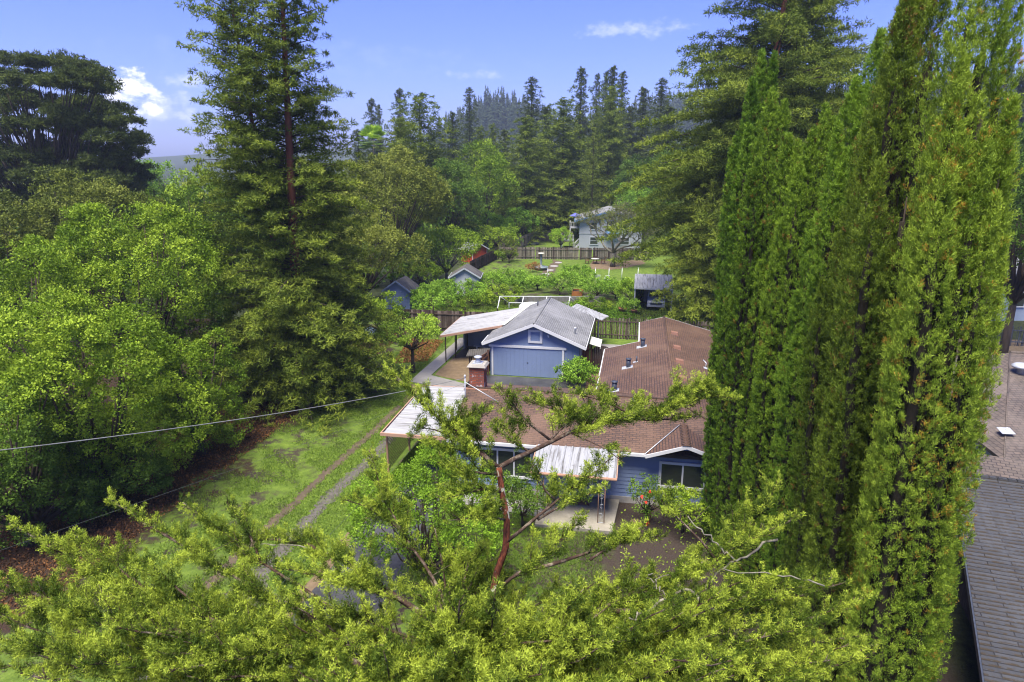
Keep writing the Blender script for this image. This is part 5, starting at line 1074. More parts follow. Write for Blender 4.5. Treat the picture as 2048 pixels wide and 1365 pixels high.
# camellia flowers
fl = gp(1290, 1000, 1.2)
for px, py, Y in ((1283,994,24.4),(1291,1005,24.4),(1300,985,24.5)):
    p = at(px, py, Y); rg = RG(px); d = unit(rg.normal(size=(14, 3))); A = clumps(rg, np.array([[0, 0, 0.]]), np.array([[0, -1., .5]]), .04, 16, ls=.07, lw=.06, kite=True, tint=.6)
    o = leaves_obj('flower', [A], 'petal_red', None, (0, 0, 0)); o.location = tuple(p); single(o, 'red camellia blossom on the dark bush by the window', 'flower', 'red camellia blossoms')
p = gp(1295, 1050, .02); A = clumps(RG(5), np.array([[0, 0, 0.05]]), np.array([[0, 0, 1.]]), .10, 30, flat=.3, ls=.08, lw=.06, kite=True, tint=.6); o = leaves_obj('flower', [A], 'petal_red', None, (0, 0, 0)); o.location = tuple(p); single(o, 'fallen red blossom on the dark earth', 'flower')

# ---- fan palm behind
def palm():
    p = at(745, 262, 118); base = (p[0], 118, 0); rg = RG(7); C = []; D = []; Nn = []; L = []; Wd = []
    for i in range(46):
        a = rg.uniform(0, 6.28); e = rg.uniform(-.5, 1.35); d = np.array((math.cos(a)*math.cos(e), math.sin(a)*math.cos(e), math.sin(e))); tip = np.array((0, 0, p[2]-1.6))+d*1.5; s = unit(np.cross(d, (0, 0, 1.))); nn = np.cross(s, d)
        for j in np.linspace(-1.2, 1.2, 15): C.append(tip); D.append(unit(d*math.cos(j)+s*math.sin(j))); Nn.append(nn); L.append(1.5); Wd.append(.2)
    A = leaf_arrays(np.array(C), np.array(D), np.array(Nn), np.array(L), np.array(Wd), True)
    t = thing('fan_palm', 'fan palm top with light green fronds rising beside the tall left redwood', 'palm', base); leaves_obj('fronds', [(A, np.repeat(RG(8).uniform(.3, .8, len(A)), 4))], 'leaf_lime', t, (0, 0, 0), cap=1); obj('trunk', trunk_mb(p[2]-1.5, .35, top=1.0), 'gray_bark', t, local=True)
palm()

# ---- flat topped cypress, upper left
def monterey(base, pads, label, seed):
    rg = RG(seed); P = []; O = []; m = MB(); top = max(p[2] for p in pads); b = np.array(base)
    m.tube([(0,0,0),(.3,.1,top*.3),(-.2,0,top*.55),(.2,.2,top*.75)], [.7,.5,.38,.2], 9)
    for (x, y, z, r, h) in pads:
        s = np.array((x, y, z))-b; st = np.array((0, 0, max(3, s[2]*.5-1))); mid = st+(s-st)*.55+np.array((0, 0, -.8))
        m.tube([tuple(st), tuple(mid), tuple(s)], [.13, .09, .04], 5); n = int(26*r*r)
        for j in range(3): e = s+rg.normal(size=3)*np.array((r*.5, r*.5, .2)); m.tube([tuple(mid), tuple((mid+e)/2+np.array((0,0,-.2))), tuple(e)], [.07, .05, .02], 4)
        a = rg.uniform(0, 6.28, n); q = np.sqrt(rg.uniform(0, 1, n)); zz = h*(1-q**2)*rg.uniform(-.25, 1, n)+rg.normal(size=n)*.12+.25*np.sin(a*3+x)*q
        P.append(np.stack([s[0]+np.cos(a)*q*r*(1+.25*np.sin(a*5+y)), s[1]+np.sin(a)*q*r, s[2]+zz+q*.25*r*.3], 1)); O.append(np.stack([np.cos(a)*q*.6, np.sin(a)*q*.6, np.full(n, .8)], 1))
    P = np.concatenate(P); O = unit(np.concatenate(O)); A = clumps(rg, P, O, .42*rg.uniform(.6, 1.2, len(P)), 30, .6, .25, .34, .10, .42, .12, .7, .8)
    t = thing('cypress_tree', label, 'tree', base); leaves_obj('crown', [A], 'leaf_monterey', t, (0, 0, 0), cap=1); obj('trunk', m, 'dark_bark', t, local=True)
rg0 = random.Random(5); pads = []
for (px, py, w) in ((20,118,60),(75,125,55),(130,125,70),(185,140,50),(205,165,45),(60,160,70),(130,165,80),(30,200,70),(95,205,70),(170,205,70),(225,215,50),(245,235,50),(200,245,70),(140,240,60),(60,245,60),(260,270,40),(215,275,60),(250,300,55),(10,260,50),(150,290,60),(95,300,70),(210,320,70),(265,335,55),(40,310,60),(240,360,60),(150,345,70),(70,350,70),(-20,150,70),(-30,220,70),(-20,300,80),(110,365,60),(290,350,30),(275,375,40)):
    Y = 78+rg0.uniform(-5, 5); p = at(px, py+8, Y); r = w/2*Y/FPX*1.25; pads.append((p[0], Y, p[2], r, .8+r*.25))
for _ in range(70):
    px, py = rg0.uniform(-40, 285), rg0.uniform(150, 400)
    if py < 110+abs(px-90)*.35: continue
    Y = 78+rg0.uniform(-6, 6); p = at(px, py, Y); pads.append((p[0], Y, p[2], rg0.uniform(.9, 2.0), rg0.uniform(.7, 1.3)))
b = at(95, 400, 78); monterey((b[0], 78, 0), pads, 'dark flat topped cypress with open limbs against the sky at the upper left', 9)

# ---- bare fruit tree
def bare_tree(base, H, spread, label, seed, name='bare_tree', mat='gray_bark', lf='leaf_dead', stems=None, depth=6, nleaf=2600, lsz=.12):
    rg = random.Random(seed); m = MB(); tips = []
    def grow(p, d, ln, r, lv):
        pts = [p]; q = p; dd = d
        for i in range(3):
            dd = (dd+Vector((rg.gauss(0, .18), rg.gauss(0, .18), rg.gauss(.03, .12)))).normalized(); q = q+dd*ln/3; pts.append(q)
        m.tube(pts, [max(.014, q_) for q_ in (r, r*.9, r*.78, r*.66)], 7 if lv > 3 else 4, .5)
        if lv < 4: tips.extend(pts[1:])
        if lv == 0: return
        for k in range(rg.choice((2, 3, 3)) if lv > 1 else 3):
            a = rg.uniform(0, 6.28); s = Vector((math.cos(a), math.sin(a), rg.uniform(-.25, .6))); grow(q, (dd*.75+s*.7).normalized(), ln*rg.uniform(.6, .85), r*.6, lv-1)
    m.tube([(0,0,0),(.1,0,H*.10),(.05,0,H*.2)], [H*.040, H*.030, H*.026], 10)
    for (a, e) in stems or ((2.7, .6), (1.9, .9), (.9, 1.0), (.2, .65), (4.2, .8), (5.3, .9)):
        grow(Vector((0, 0, H*.19)), Vector((math.cos(a)*math.cos(e), math.sin(a)*math.cos(e)*.8, math.sin(e))), H*.26, H*.017, depth-1)
    t = thing(name, label, 'tree', base); obj('trunk', m, mat, t, local=True)
    T = np.array([tuple(x) for x in tips]); r2 = RG(seed); T = T[r2.integers(0, len(T), nleaf)]+r2.normal(size=(nleaf, 3))*.08; leaves_obj('leaves', [clumps(r2, T, unit(r2.normal(size=T.shape)), .08, 2, ls=lsz, lw=lsz*.6, kite=True, tint=.5)], lf, t, (0, 0, 0), cap=1)
c = gp(1225, 534); bare_tree((c[0], c[1], 0), 9.8, 5, 'spreading old bare fruit tree with gray limbs on the far lawn', 3, nleaf=5000, lsz=.15, lf='leaf_olive')

# ---- the row of columnar cypresses on the right
def cypress(name_label, center, mains, R, mat, seed, ls, lw, dens=1.0, group='columnar cypresses in the row on the right', nsub=9, k=34, hole=None, light=.45, subh=(.35, .85), odd=.035):
    """mains: (x, y, height, radius) of the leading spires; smaller flames fill the column below them"""
    rg = RG(seed); sp = list(mains); cx, cy = center; hm = max(s[2] for s in mains)
    for i in range(int(nsub*1.5)):
        a = 6.283*i/(nsub*1.5)+rg.uniform(-.25, .25); q = R*rg.uniform(.62, .98); sp.append((cx+math.cos(a)*q, cy+math.sin(a)*q, hm*rg.uniform(.45, .88), rg.uniform(.22, .34)))
    for i in range(int(nsub*1.6)): a = rg.uniform(0, 6.28); q = R*rg.uniform(.9, 1.2); sp.append((cx+math.cos(a)*q, cy+math.sin(a)*q, hm*rg.uniform(.2, .85), rg.uniform(.16, .26)))
    P = []; O = []; AX = []; tt = []; rr = []; info = []
    for (x, y, h, r) in sp:
        lx, ly = (x-cx)*.35, (y-cy)*.35; info.append((x, y, h, r, lx, ly))
    def axis(s, z): x, y, h, r, lx, ly = s; t = z/h; return x-lx*(1-t), y-ly*(1-t)
    def rad(s, z): x, y, h, r, lx, ly = s; t = np.clip(z/h, 0, 1); return r*np.minimum(1, ((1-t)/.20+.004)**.62)*(.86+.14*np.minimum(1, t/.15))
    for si, s in enumerate(info):
        h, r = s[2], s[3]; n = int(2*math.pi*r*h/.0185*dens); z = h*rg.uniform(.01, 1, n)**.93; phi = rg.uniform(0, 6.283, n)
        rr_ = rad(s, z)*np.where(rg.uniform(size=n) < .38, rg.uniform(.3, .9, n), 1)*(1+.22*np.sin(phi*5+z*.4+si)+.13*np.sin(z*2.4+phi*3+si)+rg.normal(size=n)*.11); ax_, ay_ = axis(s, z)
        p = np.stack([ax_+np.cos(phi)*rr_, ay_+np.sin(phi)*rr_, z], 1); keep = np.ones(n, bool)
        for s2 in info:
            if s2 is s: continue
            bx, by = axis(s2, z); keep &= ~((np.hypot(p[:, 0]-bx, p[:, 1]-by) < rad(s2, z)*.74) & (z < s2[2]))
        if hole is not None:
            for hx, hy, hz, hr, hh in hole: keep &= (((p[:, 0]-hx)/hr)**2+((p[:, 1]-hy)/hr)**2+((p[:, 2]-hz)/hh)**2 > 1) | (rg.uniform(size=n) < .05)
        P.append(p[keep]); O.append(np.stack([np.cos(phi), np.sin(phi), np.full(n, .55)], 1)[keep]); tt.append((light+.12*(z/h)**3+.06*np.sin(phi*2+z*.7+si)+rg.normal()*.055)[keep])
    P = np.concatenate(P); O = unit(np.concatenate(O)); tt = np.concatenate(tt); n = len(P)
    AXv = unit(np.stack([O[:, 0]*.55, O[:, 1]*.55, np.ones(n)], 1)+rg.normal(size=(n, 3))*.12)
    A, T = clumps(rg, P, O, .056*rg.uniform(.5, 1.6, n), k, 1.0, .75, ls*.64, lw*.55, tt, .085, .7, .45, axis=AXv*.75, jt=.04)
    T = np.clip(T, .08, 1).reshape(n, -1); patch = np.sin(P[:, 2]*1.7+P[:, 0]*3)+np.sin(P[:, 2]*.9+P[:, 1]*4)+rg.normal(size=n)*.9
    ok_ = (rg.uniform(size=n) < odd*np.where(patch > 1.2, 4.0, .4))[:, None] & (np.repeat(rg.uniform(size=(n, k)), 3, 1) < .6); T[ok_] = .02; base = (cx, cy, 0)
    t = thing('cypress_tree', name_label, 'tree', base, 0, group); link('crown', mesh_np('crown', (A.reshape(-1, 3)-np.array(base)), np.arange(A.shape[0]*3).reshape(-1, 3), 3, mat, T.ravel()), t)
    m = MB(); m.tube([(0,0,0),(0,0,hm*.5),(0,0,hm*.85)], [.12,.09,.04], 9)
    for s in info: m.tube([(*[q-w for q, w in zip(axis(s, z), (cx, cy))], z) for z in np.linspace(.3, s[2]*.93, 7)], [.07,.065,.06,.05,.04,.03,.015], 5)
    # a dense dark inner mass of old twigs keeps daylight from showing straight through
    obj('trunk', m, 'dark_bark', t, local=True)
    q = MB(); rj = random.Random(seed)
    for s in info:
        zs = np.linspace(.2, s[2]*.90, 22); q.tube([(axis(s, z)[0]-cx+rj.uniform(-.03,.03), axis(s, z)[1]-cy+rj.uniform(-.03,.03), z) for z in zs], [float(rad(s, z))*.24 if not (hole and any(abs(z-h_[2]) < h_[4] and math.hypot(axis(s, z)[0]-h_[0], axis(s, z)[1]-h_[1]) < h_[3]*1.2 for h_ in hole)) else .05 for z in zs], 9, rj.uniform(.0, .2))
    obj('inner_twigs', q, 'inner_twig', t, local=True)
    return t
def spire(px, py, Y, r): p = at(px, py, Y); return (p[0], Y, p[2], r)
CG = 'columnar cypresses in the row on the right'
cypress('farthest cypress of the row with a thin forked tip, leftmost and darkest', (8.5, 24.8), [spire(1524,104,24.9,.40), spire(1549,106,24.7,.32), spire(1506,158,24.4,.42), spire(1498,250,24.0,.40)], .82, 'leaf_cypress_green', 201, .115, .036, .9, light=.36, nsub=9)
cypress('second cypress from the far end with several rounded tips', (8.45, 22.6), [spire(1545,180,22.8,.45), spire(1569,203,22.4,.42), spire(1578,272,21.8,.48), spire(1597,285,21.6,.42)], 1.05, 'leaf_cypress', 202, .11, .034, .9, light=.45)
cypress('third cypress of the row with twin curled tips lower than its neighbours', (8.75, 20.3), [spire(1627,262,20.2,.44), spire(1652,212,20.3,.40), spire(1668,238,20.4,.34), spire(1600,330,20.0,.45)], 1.0, 'leaf_cypress', 203, .105, .032, .95, light=.47)
cypress('fourth cypress of the row, smooth bright green, leaning up to a narrow tip', (8.75, 18.2), [spire(1712,158,18.4,.46), spire(1738,170,18.1,.42), spire(1690,300,17.8,.42), spire(1762,62,18.2,.50)], 1.0, 'leaf_cypress_green', 204, .10, .030, 1.0, light=.5)
cypress('fifth cypress of the row, olive brown with orange dead sprays', (8.55, 16.2), [spire(1782,110,16.2,.50), spire(1806,20,16.3,.52), spire(1752,240,15.7,.45), spire(1835,-30,16.2,.5)], 1.0, 'leaf_cypress_brown', 205, .095, .028, 1.0, light=.42, odd=.04)
hc = at(1822, 375, 13.2)
cypress('sixth cypress of the row, tall and dusky with a dark gap showing its stems', (8.05, 14.0), [spire(1850,-70,14.3,.55), spire(1888,-90,14.0,.50), spire(1815,-20,14.1,.45), spire(1760,330,13.2,.40)], .95, 'leaf_cypress_brown', 206, .085, .026, 1.05, light=.45, odd=.04, hole=[(float(hc[0]), 13.1, float(hc[2]), .55, 1.1)], k=38)
hc2 = at(1925, 385, 10.6); hc3 = at(1850, 770, 10.6)
cypress('nearest cypress, yellow green with golden dead patches, rightmost of the row', (7.45, 11.4), [spire(1962,-130,11.5,.42), spire(2005,-150,11.6,.42), spire(2040,-60,11.7,.34), spire(2000,400,11.4,.40), spire(1900,330,10.9,.36), spire(1925,120,11.2,.34)], .54, 'leaf_cypress_light', 207, .072, .022, 1.35, light=.50, odd=.07, nsub=8, hole=[(float(hc2[0]), 10.7, float(hc2[2]), .13, .6)], k=44)
cypress('small cypress shoot standing right of the nearest cypress, before the tan roof', (8.45, 12.2), [spire(1957,700,12.2,.30), spire(1948,760,12.0,.28)], .3, 'leaf_cypress_light', 208, .072, .022, 1.2, light=.42, odd=.08, nsub=3, k=40)

# ---- foreground juniper, seen from just above its top
def juniper():
    rg = RG(301); base = np.array((-.35, 6.9, 0.0)); limbs = []        # (points, base radius, leafy from fraction, twig scale)
    def A(*pts): return [at(*p) for p in pts]
    hub = at(905, 1345, 6.7)
    trunk = [base, at(880, 1700, 6.8)*np.array((1,1,1)), hub, at(945, 1262, 6.95), at(985, 1190, 7.15), at(992, 1150, 7.3), at(1012, 1095, 7.4), at(1014, 1040, 7.5), at(1004, 985, 7.6), at(998, 935, 7.7)]
    trunk[1] = (base+hub)/2
    node = trunk[-1]
    # limbs that make the outline, read off the photograph
    limbs += [(A((998,935,7.7),(1040,915,7.9),(1100,880,8.2),(1190,848,8.6),(1260,836,8.9),(1340,812,9.1),(1400,792,9.3),(1472,797,9.5)), .042, .26, 1.12),
     (A((998,935,7.7),(950,905,7.8),(905,872,8.0),(872,832,8.1),(828,788,8.3),(772,737,8.5)), .032, .20, .85),
     (A((1100,880,8.2),(1050,850,8.25),(1022,812,8.3),(1002,776,8.4)), .022, .25, .62),
     (A((1185,850,8.6),(1120,822,8.6),(1075,806,8.6),(1048,800,8.6)), .022, .2, .75),
     (A((1270,836,8.9),(1235,812,8.9),(1190,798,8.95),(1148,785,9.0)), .020, .2, .7),
     (A((1300,822,9.0),(1350,798,9.1),(1400,775,9.3),(1425,757,9.4)), .020, .15, .8),
     (A((1250,838,8.9),(1310,842,8.9),(1370,835,9.0),(1400,832,9.0)), .018, .2, .55),
     (A((960,912,7.8),(915,900,7.7),(880,890,7.7),(862,878,7.7)), .022, .1, .8), (A((905,872,8.0),(930,850,8.0),(958,832,8.1),(975,828,8.1)), .018, .1, .8),
     (A((998,940,7.7),(960,900,7.9),(930,872,8.0),(905,855,8.0)), .02, .2, .9), (A((1000,950,7.7),(950,945,7.5),(905,935,7.4),(875,925,7.4)), .02, .1, .8),
     (A((1060,905,8.0),(1030,880,8.1),(1000,862,8.2),(985,850,8.2)), .02, .1, .9), (A((1100,882,8.2),(1130,850,8.4),(1150,835,8.4),(1165,822,8.4)), .02, .1, .9),
     (A((1140,866,8.4),(1190,880,8.1),(1225,902,7.9),(1248,926,7.8)), .012, .55, .45), (A((900,872,8.0),(860,850,7.9),(830,868,7.9),(850,840,7.9)), .01, .4, .4),
     (A((1012,1085,7.4),(1060,1050,7.5),(1110,1000,7.8),(1165,965,8.0),(1215,930,8.2),(1222,915,8.2)), .030, .35, .8),
     (A((1075,1040,7.6),(1130,1005,7.7),(1180,985,7.8),(1210,975,7.8)), .018, .2, .6), (A((1110,1000,7.8),(1080,970,7.8),(1075,945,7.9),(1065,930,7.9)), .018, .3, .6),
     (A((1004,985,7.6),(960,975,7.3),(915,985,7.1),(880,1000,7.0)), .022, .15, .8), (A((1012,1040,7.5),(960,1030,7.2),(910,1040,7.0)), .02, .1, .8),
     (A((985,1190,7.15),(1060,1130,7.2),(1120,1080,7.4),(1168,1035,7.6)), .03, .2, .8), (A((1060,1140,7.1),(1170,1110,7.2),(1250,1080,7.4),(1322,1072,7.6)), .03, .35, .7),
     (A((1180,1120,7.1),(1230,1090,7.3),(1270,1065,7.4),(1288,1050,7.4)), .02, .2, .7),
     (A((1440,1130,7.0),(1400,1080,7.1),(1360,1040,7.3),(1330,1012,7.4),(1318,998,7.4)), .020, .62, .8),
     (A((930,1290,6.7),(850,1230,6.9),(780,1190,7.1),(700,1130,7.5),(620,1090,7.8),(545,1075,8.0),(490,1085,8.1)), .060, .25, .9),
     (A((870,1240,6.9),(760,1175,7.1),(680,1160,7.2),(610,1142,7.4),(560,1138,7.4)), .035, .3, .7),
     (A((hubp := (905,1345,6.7)),(760,1300,6.6),(600,1230,6.9),(450,1140,7.4),(330,1070,7.9),(215,995,8.4)), .050, .35, .75),
     (A((760,1300,6.6),(640,1200,7.2),(500,1110,7.8),(430,1050,8.1),(365,1005,8.4)), .035, .5, .8), (A((520,1120,7.7),(500,1060,8.0),(470,1020,8.2),(452,1004,8.3)), .02, .3, .7),
     (A(hubp,(700,1330,6.3),(500,1270,6.6),(300,1190,7.2),(150,1120,7.7),(18,1048,8.1)), .060, .3, .9), (A((300,1190,7.2),(230,1130,7.6),(190,1100,7.8),(150,1070,8.0)), .025, .2, .8),
     (A((420,1230,6.9),(360,1180,7.2),(310,1140,7.4),(282,1118,7.6)), .02, .4, .7),
     (A((500,1270,6.6),(300,1260,6.6),(130,1210,6.9),(-10,1160,7.2)), .05, .25, .95), (A(hubp,(700,1335,6.4),(450,1300,6.3),(250,1330,6.0),(90,1300,6.1),(-60,1260,6.4)), .05, .2, .95),
     (A((930,1290,6.7),(880,1180,7.4),(800,1060,8.0),(755,960,8.5),(738,900,8.7)), .035, .45, .8), (A((800,1060,8.0),(760,1030,8.2),(720,1000,8.3),(690,1000,8.3)), .02, .2, .7),
     (A(hubp,(1050,1290,6.6),(1200,1220,6.8),(1350,1150,7.0),(1480,1090,7.2),(1560,1050,7.4),(1600,1030,7.5)), .060, .3, 1.0),
     (A((1350,1150,7.0),(1450,1110,7.3),(1530,1010,7.7),(1562,962,7.9)), .03, .4, .8),
     (A((1200,1220,6.8),(1380,1220,6.7),(1540,1190,6.9),(1660,1160,7.2)), .045, .25, 1.0), (A(hubp,(1150,1300,6.5),(1380,1260,6.4),(1520,1280,6.4),(1640,1230,6.7),(1738,1190,7.0)), .04, .25, .95),
     (A(hubp,(1150,1345,6.4),(1400,1300,6.2),(1550,1350,6.0),(1680,1330,6.3),(1745,1290,6.5)), .04, .2, .9)]
    # fill: many limbs reaching tips spread over the crown, on two levels
    def inside(px, py):
        top = 12+np.interp(px, [-80, 60, 150, 250, 330, 420, 520, 620, 700, 760, 860, 960, 1060, 1160, 1280, 1400, 1500, 1600, 1680, 1760], [1210, 1130, 1110, 1130, 1170, 1130, 1160, 1200, 1160, 1010, 1010, 1060, 1110, 1120, 1130, 1150, 1110, 1080, 1090, 1230])
        if 560 < px < 760 and 1060 < py < 1200: return False
        return py > top
    k = 0; nex = len(limbs)
    while k < 86:
        px, py = rg.uniform(-80, 1750), rg.uniform(980, 1420)
        if not inside(px, py) or (180 < px < 560 and py < 1205): continue
        zt = 10.35-.25*abs(px-900)/900-rg.uniform(0, 1.0)**1.3*(1.9 if k % 2 else .7)
        tip = gp(px, py, zt)
        if tip[1] < 3.6: tip[1] = 3.6
        s = hub+np.array((rg.normal()*.15, rg.normal()*.15, rg.uniform(-1.6, .3))); v = tip-s; mid1 = s+v*.33+np.array((0, 0, .25*rg.uniform(-.4, 1))); mid2 = s+v*.68+np.array((rg.normal()*.18, rg.normal()*.18, .05+.2*rg.uniform(-.6, .6)))
        limbs.append(([s, mid1, mid2, tip], .035, .38, .95)); k += 1
    for _ in range(46):
        px, py = rg.uniform(560, 1500), rg.uniform(1150, 1430); tip = gp(px, py, rg.uniform(10.1, 11.0)); s = hub+np.array((0, 0, rg.uniform(-.8, .6))); v = tip-s
        if tip[1] < 3.4: tip[1] = 3.4; v = tip-s
        limbs.append(([s, s+v*.33+np.array((0, 0, -.15)), s+v*.68+np.array((rg.normal()*.12, rg.normal()*.12, -.12)), tip], .022, .30, .9))
    wood = MB(); dead = []; P = []; O = []; TT = []; RR = []; twg = []
    for li, (pts, r, f0, ts) in enumerate(limbs):
        pts = np.array(pts); seg = np.linalg.norm(np.diff(pts, axis=0), axis=1); L = seg.sum(); cum = np.concatenate([[0], np.cumsum(seg)])
        def pos(t): return np.array([np.interp(t*L, cum, pts[:, j]) for j in range(3)])
        nn = max(4, int(L/.22)); ss = np.linspace(0, 1, nn); Q = np.array([pos(s) for s in ss]); Q[1:-1] = (Q[:-2]+2*Q[1:-1]+Q[2:])/4; Q[1:-1] += rg.normal(size=(nn-2, 3))*.012
        wood.tube(Q, [r*.72*(1-.82*s)+.003 for s in ss], 7)
        lt = .45+rg.normal()*.05
        n = int(L*(1-f0)/(.046 if li < nex else .072))
        for i in range(n):
            s = f0+(1-f0)*(i+rg.uniform())/n; p = pos(s); d = unit(pos(min(1, s+.02))-pos(max(0, s-.02))); rnd = rg.normal(size=3); side = unit(rnd-d*rnd.dot(d)); side[2] = side[2]*.35+.10
            tv_ = rg.normal()*.15; tl = ts*rg.uniform(.17, .50)*(.25+.85*(1-((s-f0)/(1-f0+1e-6))**1.6)) if s < .985 else .08
            td = unit(d*.75+side*.85+np.array((0, 0, .22))); m_ = max(2, int(tl/.034)); e = p+td*tl+np.array((0, 0, .15*tl))
            twg.append((p, p+td*tl*.6, e, r*.1+.004))
            for q in np.linspace(.3, 1, m_):
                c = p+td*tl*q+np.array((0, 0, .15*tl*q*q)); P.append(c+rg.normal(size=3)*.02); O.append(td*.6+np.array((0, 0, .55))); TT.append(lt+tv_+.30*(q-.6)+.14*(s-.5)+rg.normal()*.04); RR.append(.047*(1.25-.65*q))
                if tl > .2 and rg.uniform() < .45:
                    r2 = rg.normal(size=3); s2 = unit(r2-td*r2.dot(td)); P.append(c+(s2*.7+td*.5)*rg.uniform(.05, .12)); O.append(unit(td+s2+np.array((0, 0, .5)))); TT.append(TT[-1]+.03); RR.append(.045)
        if li > 16 and rg.uniform() < .4:      # bare, lichened twigs
            for _ in range(3):
                p = pos(rg.uniform(.3, .8)); e = p+rg.normal(size=3)*np.array((.22, .22, .14))+np.array((0, 0, .08)); wood.tube([tuple(p), tuple((p+e)/2+rg.normal(size=3)*.05), tuple(e)], [.006, .004, .002], 4)
    for p, mid, e, r in twg:
        if rg.uniform() < .6: wood.tube([tuple(p), tuple(mid), tuple(e)], [r+.002, r*.8+.001, .003], 3)
    # big dead gray branches lying across the crown
    for pts, r in ((((1420,1215,6.5),(1370,1180,6.7),(1300,1220,6.5),(1260,1240,6.4)), .028), (((1130,1280,6.2),(1080,1310,6.1),(1040,1330,6.0)), .028), (((1325,1190,6.6),(1310,1165,6.7),(1295,1145,6.8)), .012), (((1310,1170,6.7),(1330,1150,6.7)), .010),
                   (((1465,1122,7.0),(1420,1075,7.1),(1375,1038,7.2)), .016), (((1650,1170,6.9),(1560,1150,6.9),(1450,1145,6.9)), .014), (((1548,1080,7.2),(1490,1112,7.1),(1440,1140,7.0),(1400,1200,6.8)), .022), (((1235,1250,6.4),(1250,1280,6.3),(1230,1300,6.3)), .014), (((660,1110,7.6),(600,1092,7.7),(520,1090,7.9)), .014), (((985,1010,7.55),(990,960,7.6),(1003,935,7.68)), .018)):
        q = [at(*p) for p in pts]; q = np.array(q); tq = np.linspace(0, len(q)-1, len(q)*4); q = np.stack([np.interp(tq, range(len(q)), q[:, j]) for j in range(3)], 1)+rg.normal(size=(len(tq), 3))*.022; r = r*.72; pale = MB(); dead.append(pale); pale.tube([tuple(x) for x in q], [r*(1-.5*i/len(q)) for i in range(len(q))], 6)
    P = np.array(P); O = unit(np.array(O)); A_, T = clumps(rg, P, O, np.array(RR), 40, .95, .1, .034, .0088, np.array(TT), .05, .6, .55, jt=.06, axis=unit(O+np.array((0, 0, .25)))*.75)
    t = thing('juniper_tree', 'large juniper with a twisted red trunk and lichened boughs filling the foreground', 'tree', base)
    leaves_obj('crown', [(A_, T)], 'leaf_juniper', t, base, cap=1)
    tr = MB(); q = np.array(trunk); ss = np.linspace(0, len(q)-1, 46); Q = np.stack([np.interp(ss, range(len(q)), q[:, j]) for j in range(3)], 1); Q[1:-1] = (Q[:-2]+2*Q[1:-1]+Q[2:])/4
    tr.tube(Q, [float(np.interp(s, [0, 1, 2, 3, 4, 6, 9], [.24, .16, .10, .055, .040, .044, .036])) for s in ss], 12); obj('trunk', tr, 'juniper_bark', t)
    obj('bough', wood, 'lichen_bark', t); 
    for pale in dead: obj('dead_branch', pale, 'lichen', t)
    import sys; print('juniper leaves', len(A_), file=sys.stderr)
juniper()

# ---- ground cover one could not count
def cover(name, n, region, mat, ls, lw, label, seed, up=.9, kite=False, zc=.015, tint=.5):
    rg = RG(seed); C = region(rg, n); C = np.concatenate([C, np.full((len(C), 1), zc)], 1); n = len(C); D = unit(rg.normal(size=(n, 3))*.6+np.array((0, 0, up))); D[:, 2] = np.abs(D[:, 2]); Nn = unit(rg.normal(size=(n, 3)))
    cl = np.sin(C[:, 0]*1.3+np.sin(C[:, 1]*.9)*2)*np.sin(C[:, 1]*1.1+C[:, 0]*.4)*.10
    A = leaf_arrays(C, D, Nn, ls*rg.uniform(.5, 1.4, n), lw*rg.uniform(.7, 1.3, n), kite); o = leaves_obj(name, [(A, np.repeat(tint+cl+rg.normal(size=n)*.18, A.shape[1]))], mat, None, (0, 0, 0), cap=1); return struct(o, label, 'stuff')
def inpoly_uv(P, x, y):
    c = np.zeros(len(x), bool)
    for (a, b), (d, e) in zip(P, P[1:]+P[:1]): c ^= ((b > y) != (e > y)) & (x < (d-a)*(y-b)/(e-b+1e-9)+a)
    return c
def reg(P, avoid=None, patch=None):
    P = [tuple(map(float, p)) for p in P]
    def f(rg, n):
        a = np.array(P); u = rg.uniform(a[:, 0].min(), a[:, 0].max(), n); v = rg.uniform(a[:, 1].min(), a[:, 1].max(), n); k = inpoly_uv(P, u, v)
        if patch: k &= patch(u, v, rg)
        u, v = u[k], v[k]; return np.stack([CR*u-SR*v, SR*u+CR*v], 1)
    return f
tracks = [np.array([WH(np.array((*g2(*p), 0)))[:2] for p in pp]) for pp in (((800,812),(745,865),(700,905),(640,958),(590,1005),(540,1050),(480,1105),(400,1190),(330,1300),(290,1380)), ((790,868),(745,915),(700,955),(650,1005),(595,1065),(550,1115),(500,1175),(420,1290),(380,1380)))]
def off_tracks(u, v, rg):
    k = np.ones(len(u), bool)
    for tr_, w in zip(tracks, (.17, .24)):
        o = np.argsort(tr_[:, 1]); c = np.interp(v, tr_[o, 1], tr_[o, 0]); k &= (np.abs(u-c) > w*rg.uniform(.1, 1.6, len(u))) | (v > tr_[:, 1].max())
    nz = np.sin(u*1.9+np.sin(v*1.1)*1.8)+np.sin(v*.9-u*1.3+1)+np.sin(v*2.3+u*2.1)*.6+rg.normal(size=len(u))*.35
    k &= ~((u < -14.0) & (nz > np.interp(u, [-20, -16.5, -14.0], [-.6, .25, 1.9])))
    return k
cover('lawn_grass', 150000, reg([(-19.7,15),(-11.4,15),(-11.6,36),(-14.9,42),(-15.1,56),(-19.7,56)], patch=off_tracks), 'leaf_grass', .085, .034, 'clover and short grass of the side lawn', 401)
cover('lawn_grass', 26000, reg([(-8.2,20),(-.8,20.5),(-.8,24.9),(-3.8,26),(-8.2,26.4)]), 'leaf_grass', .11, .02, 'ragged grass before the porch', 402, tint=.35)
cover('lawn_grass', 60000, reg([(-22,57),(8,57),(8,72),(-20,72)]), 'leaf_grass', .16, .05, 'rough grass of the vegetable garden', 403)
cover('leaf_litter', 42000, reg([(-25.5,16),(-19.5,16),(-19.5,56),(-25.5,56)]), 'leaf_litter', .11, .06, 'fallen brown leaves under the left trees', 404, up=.2, kite=True, tint=.42)
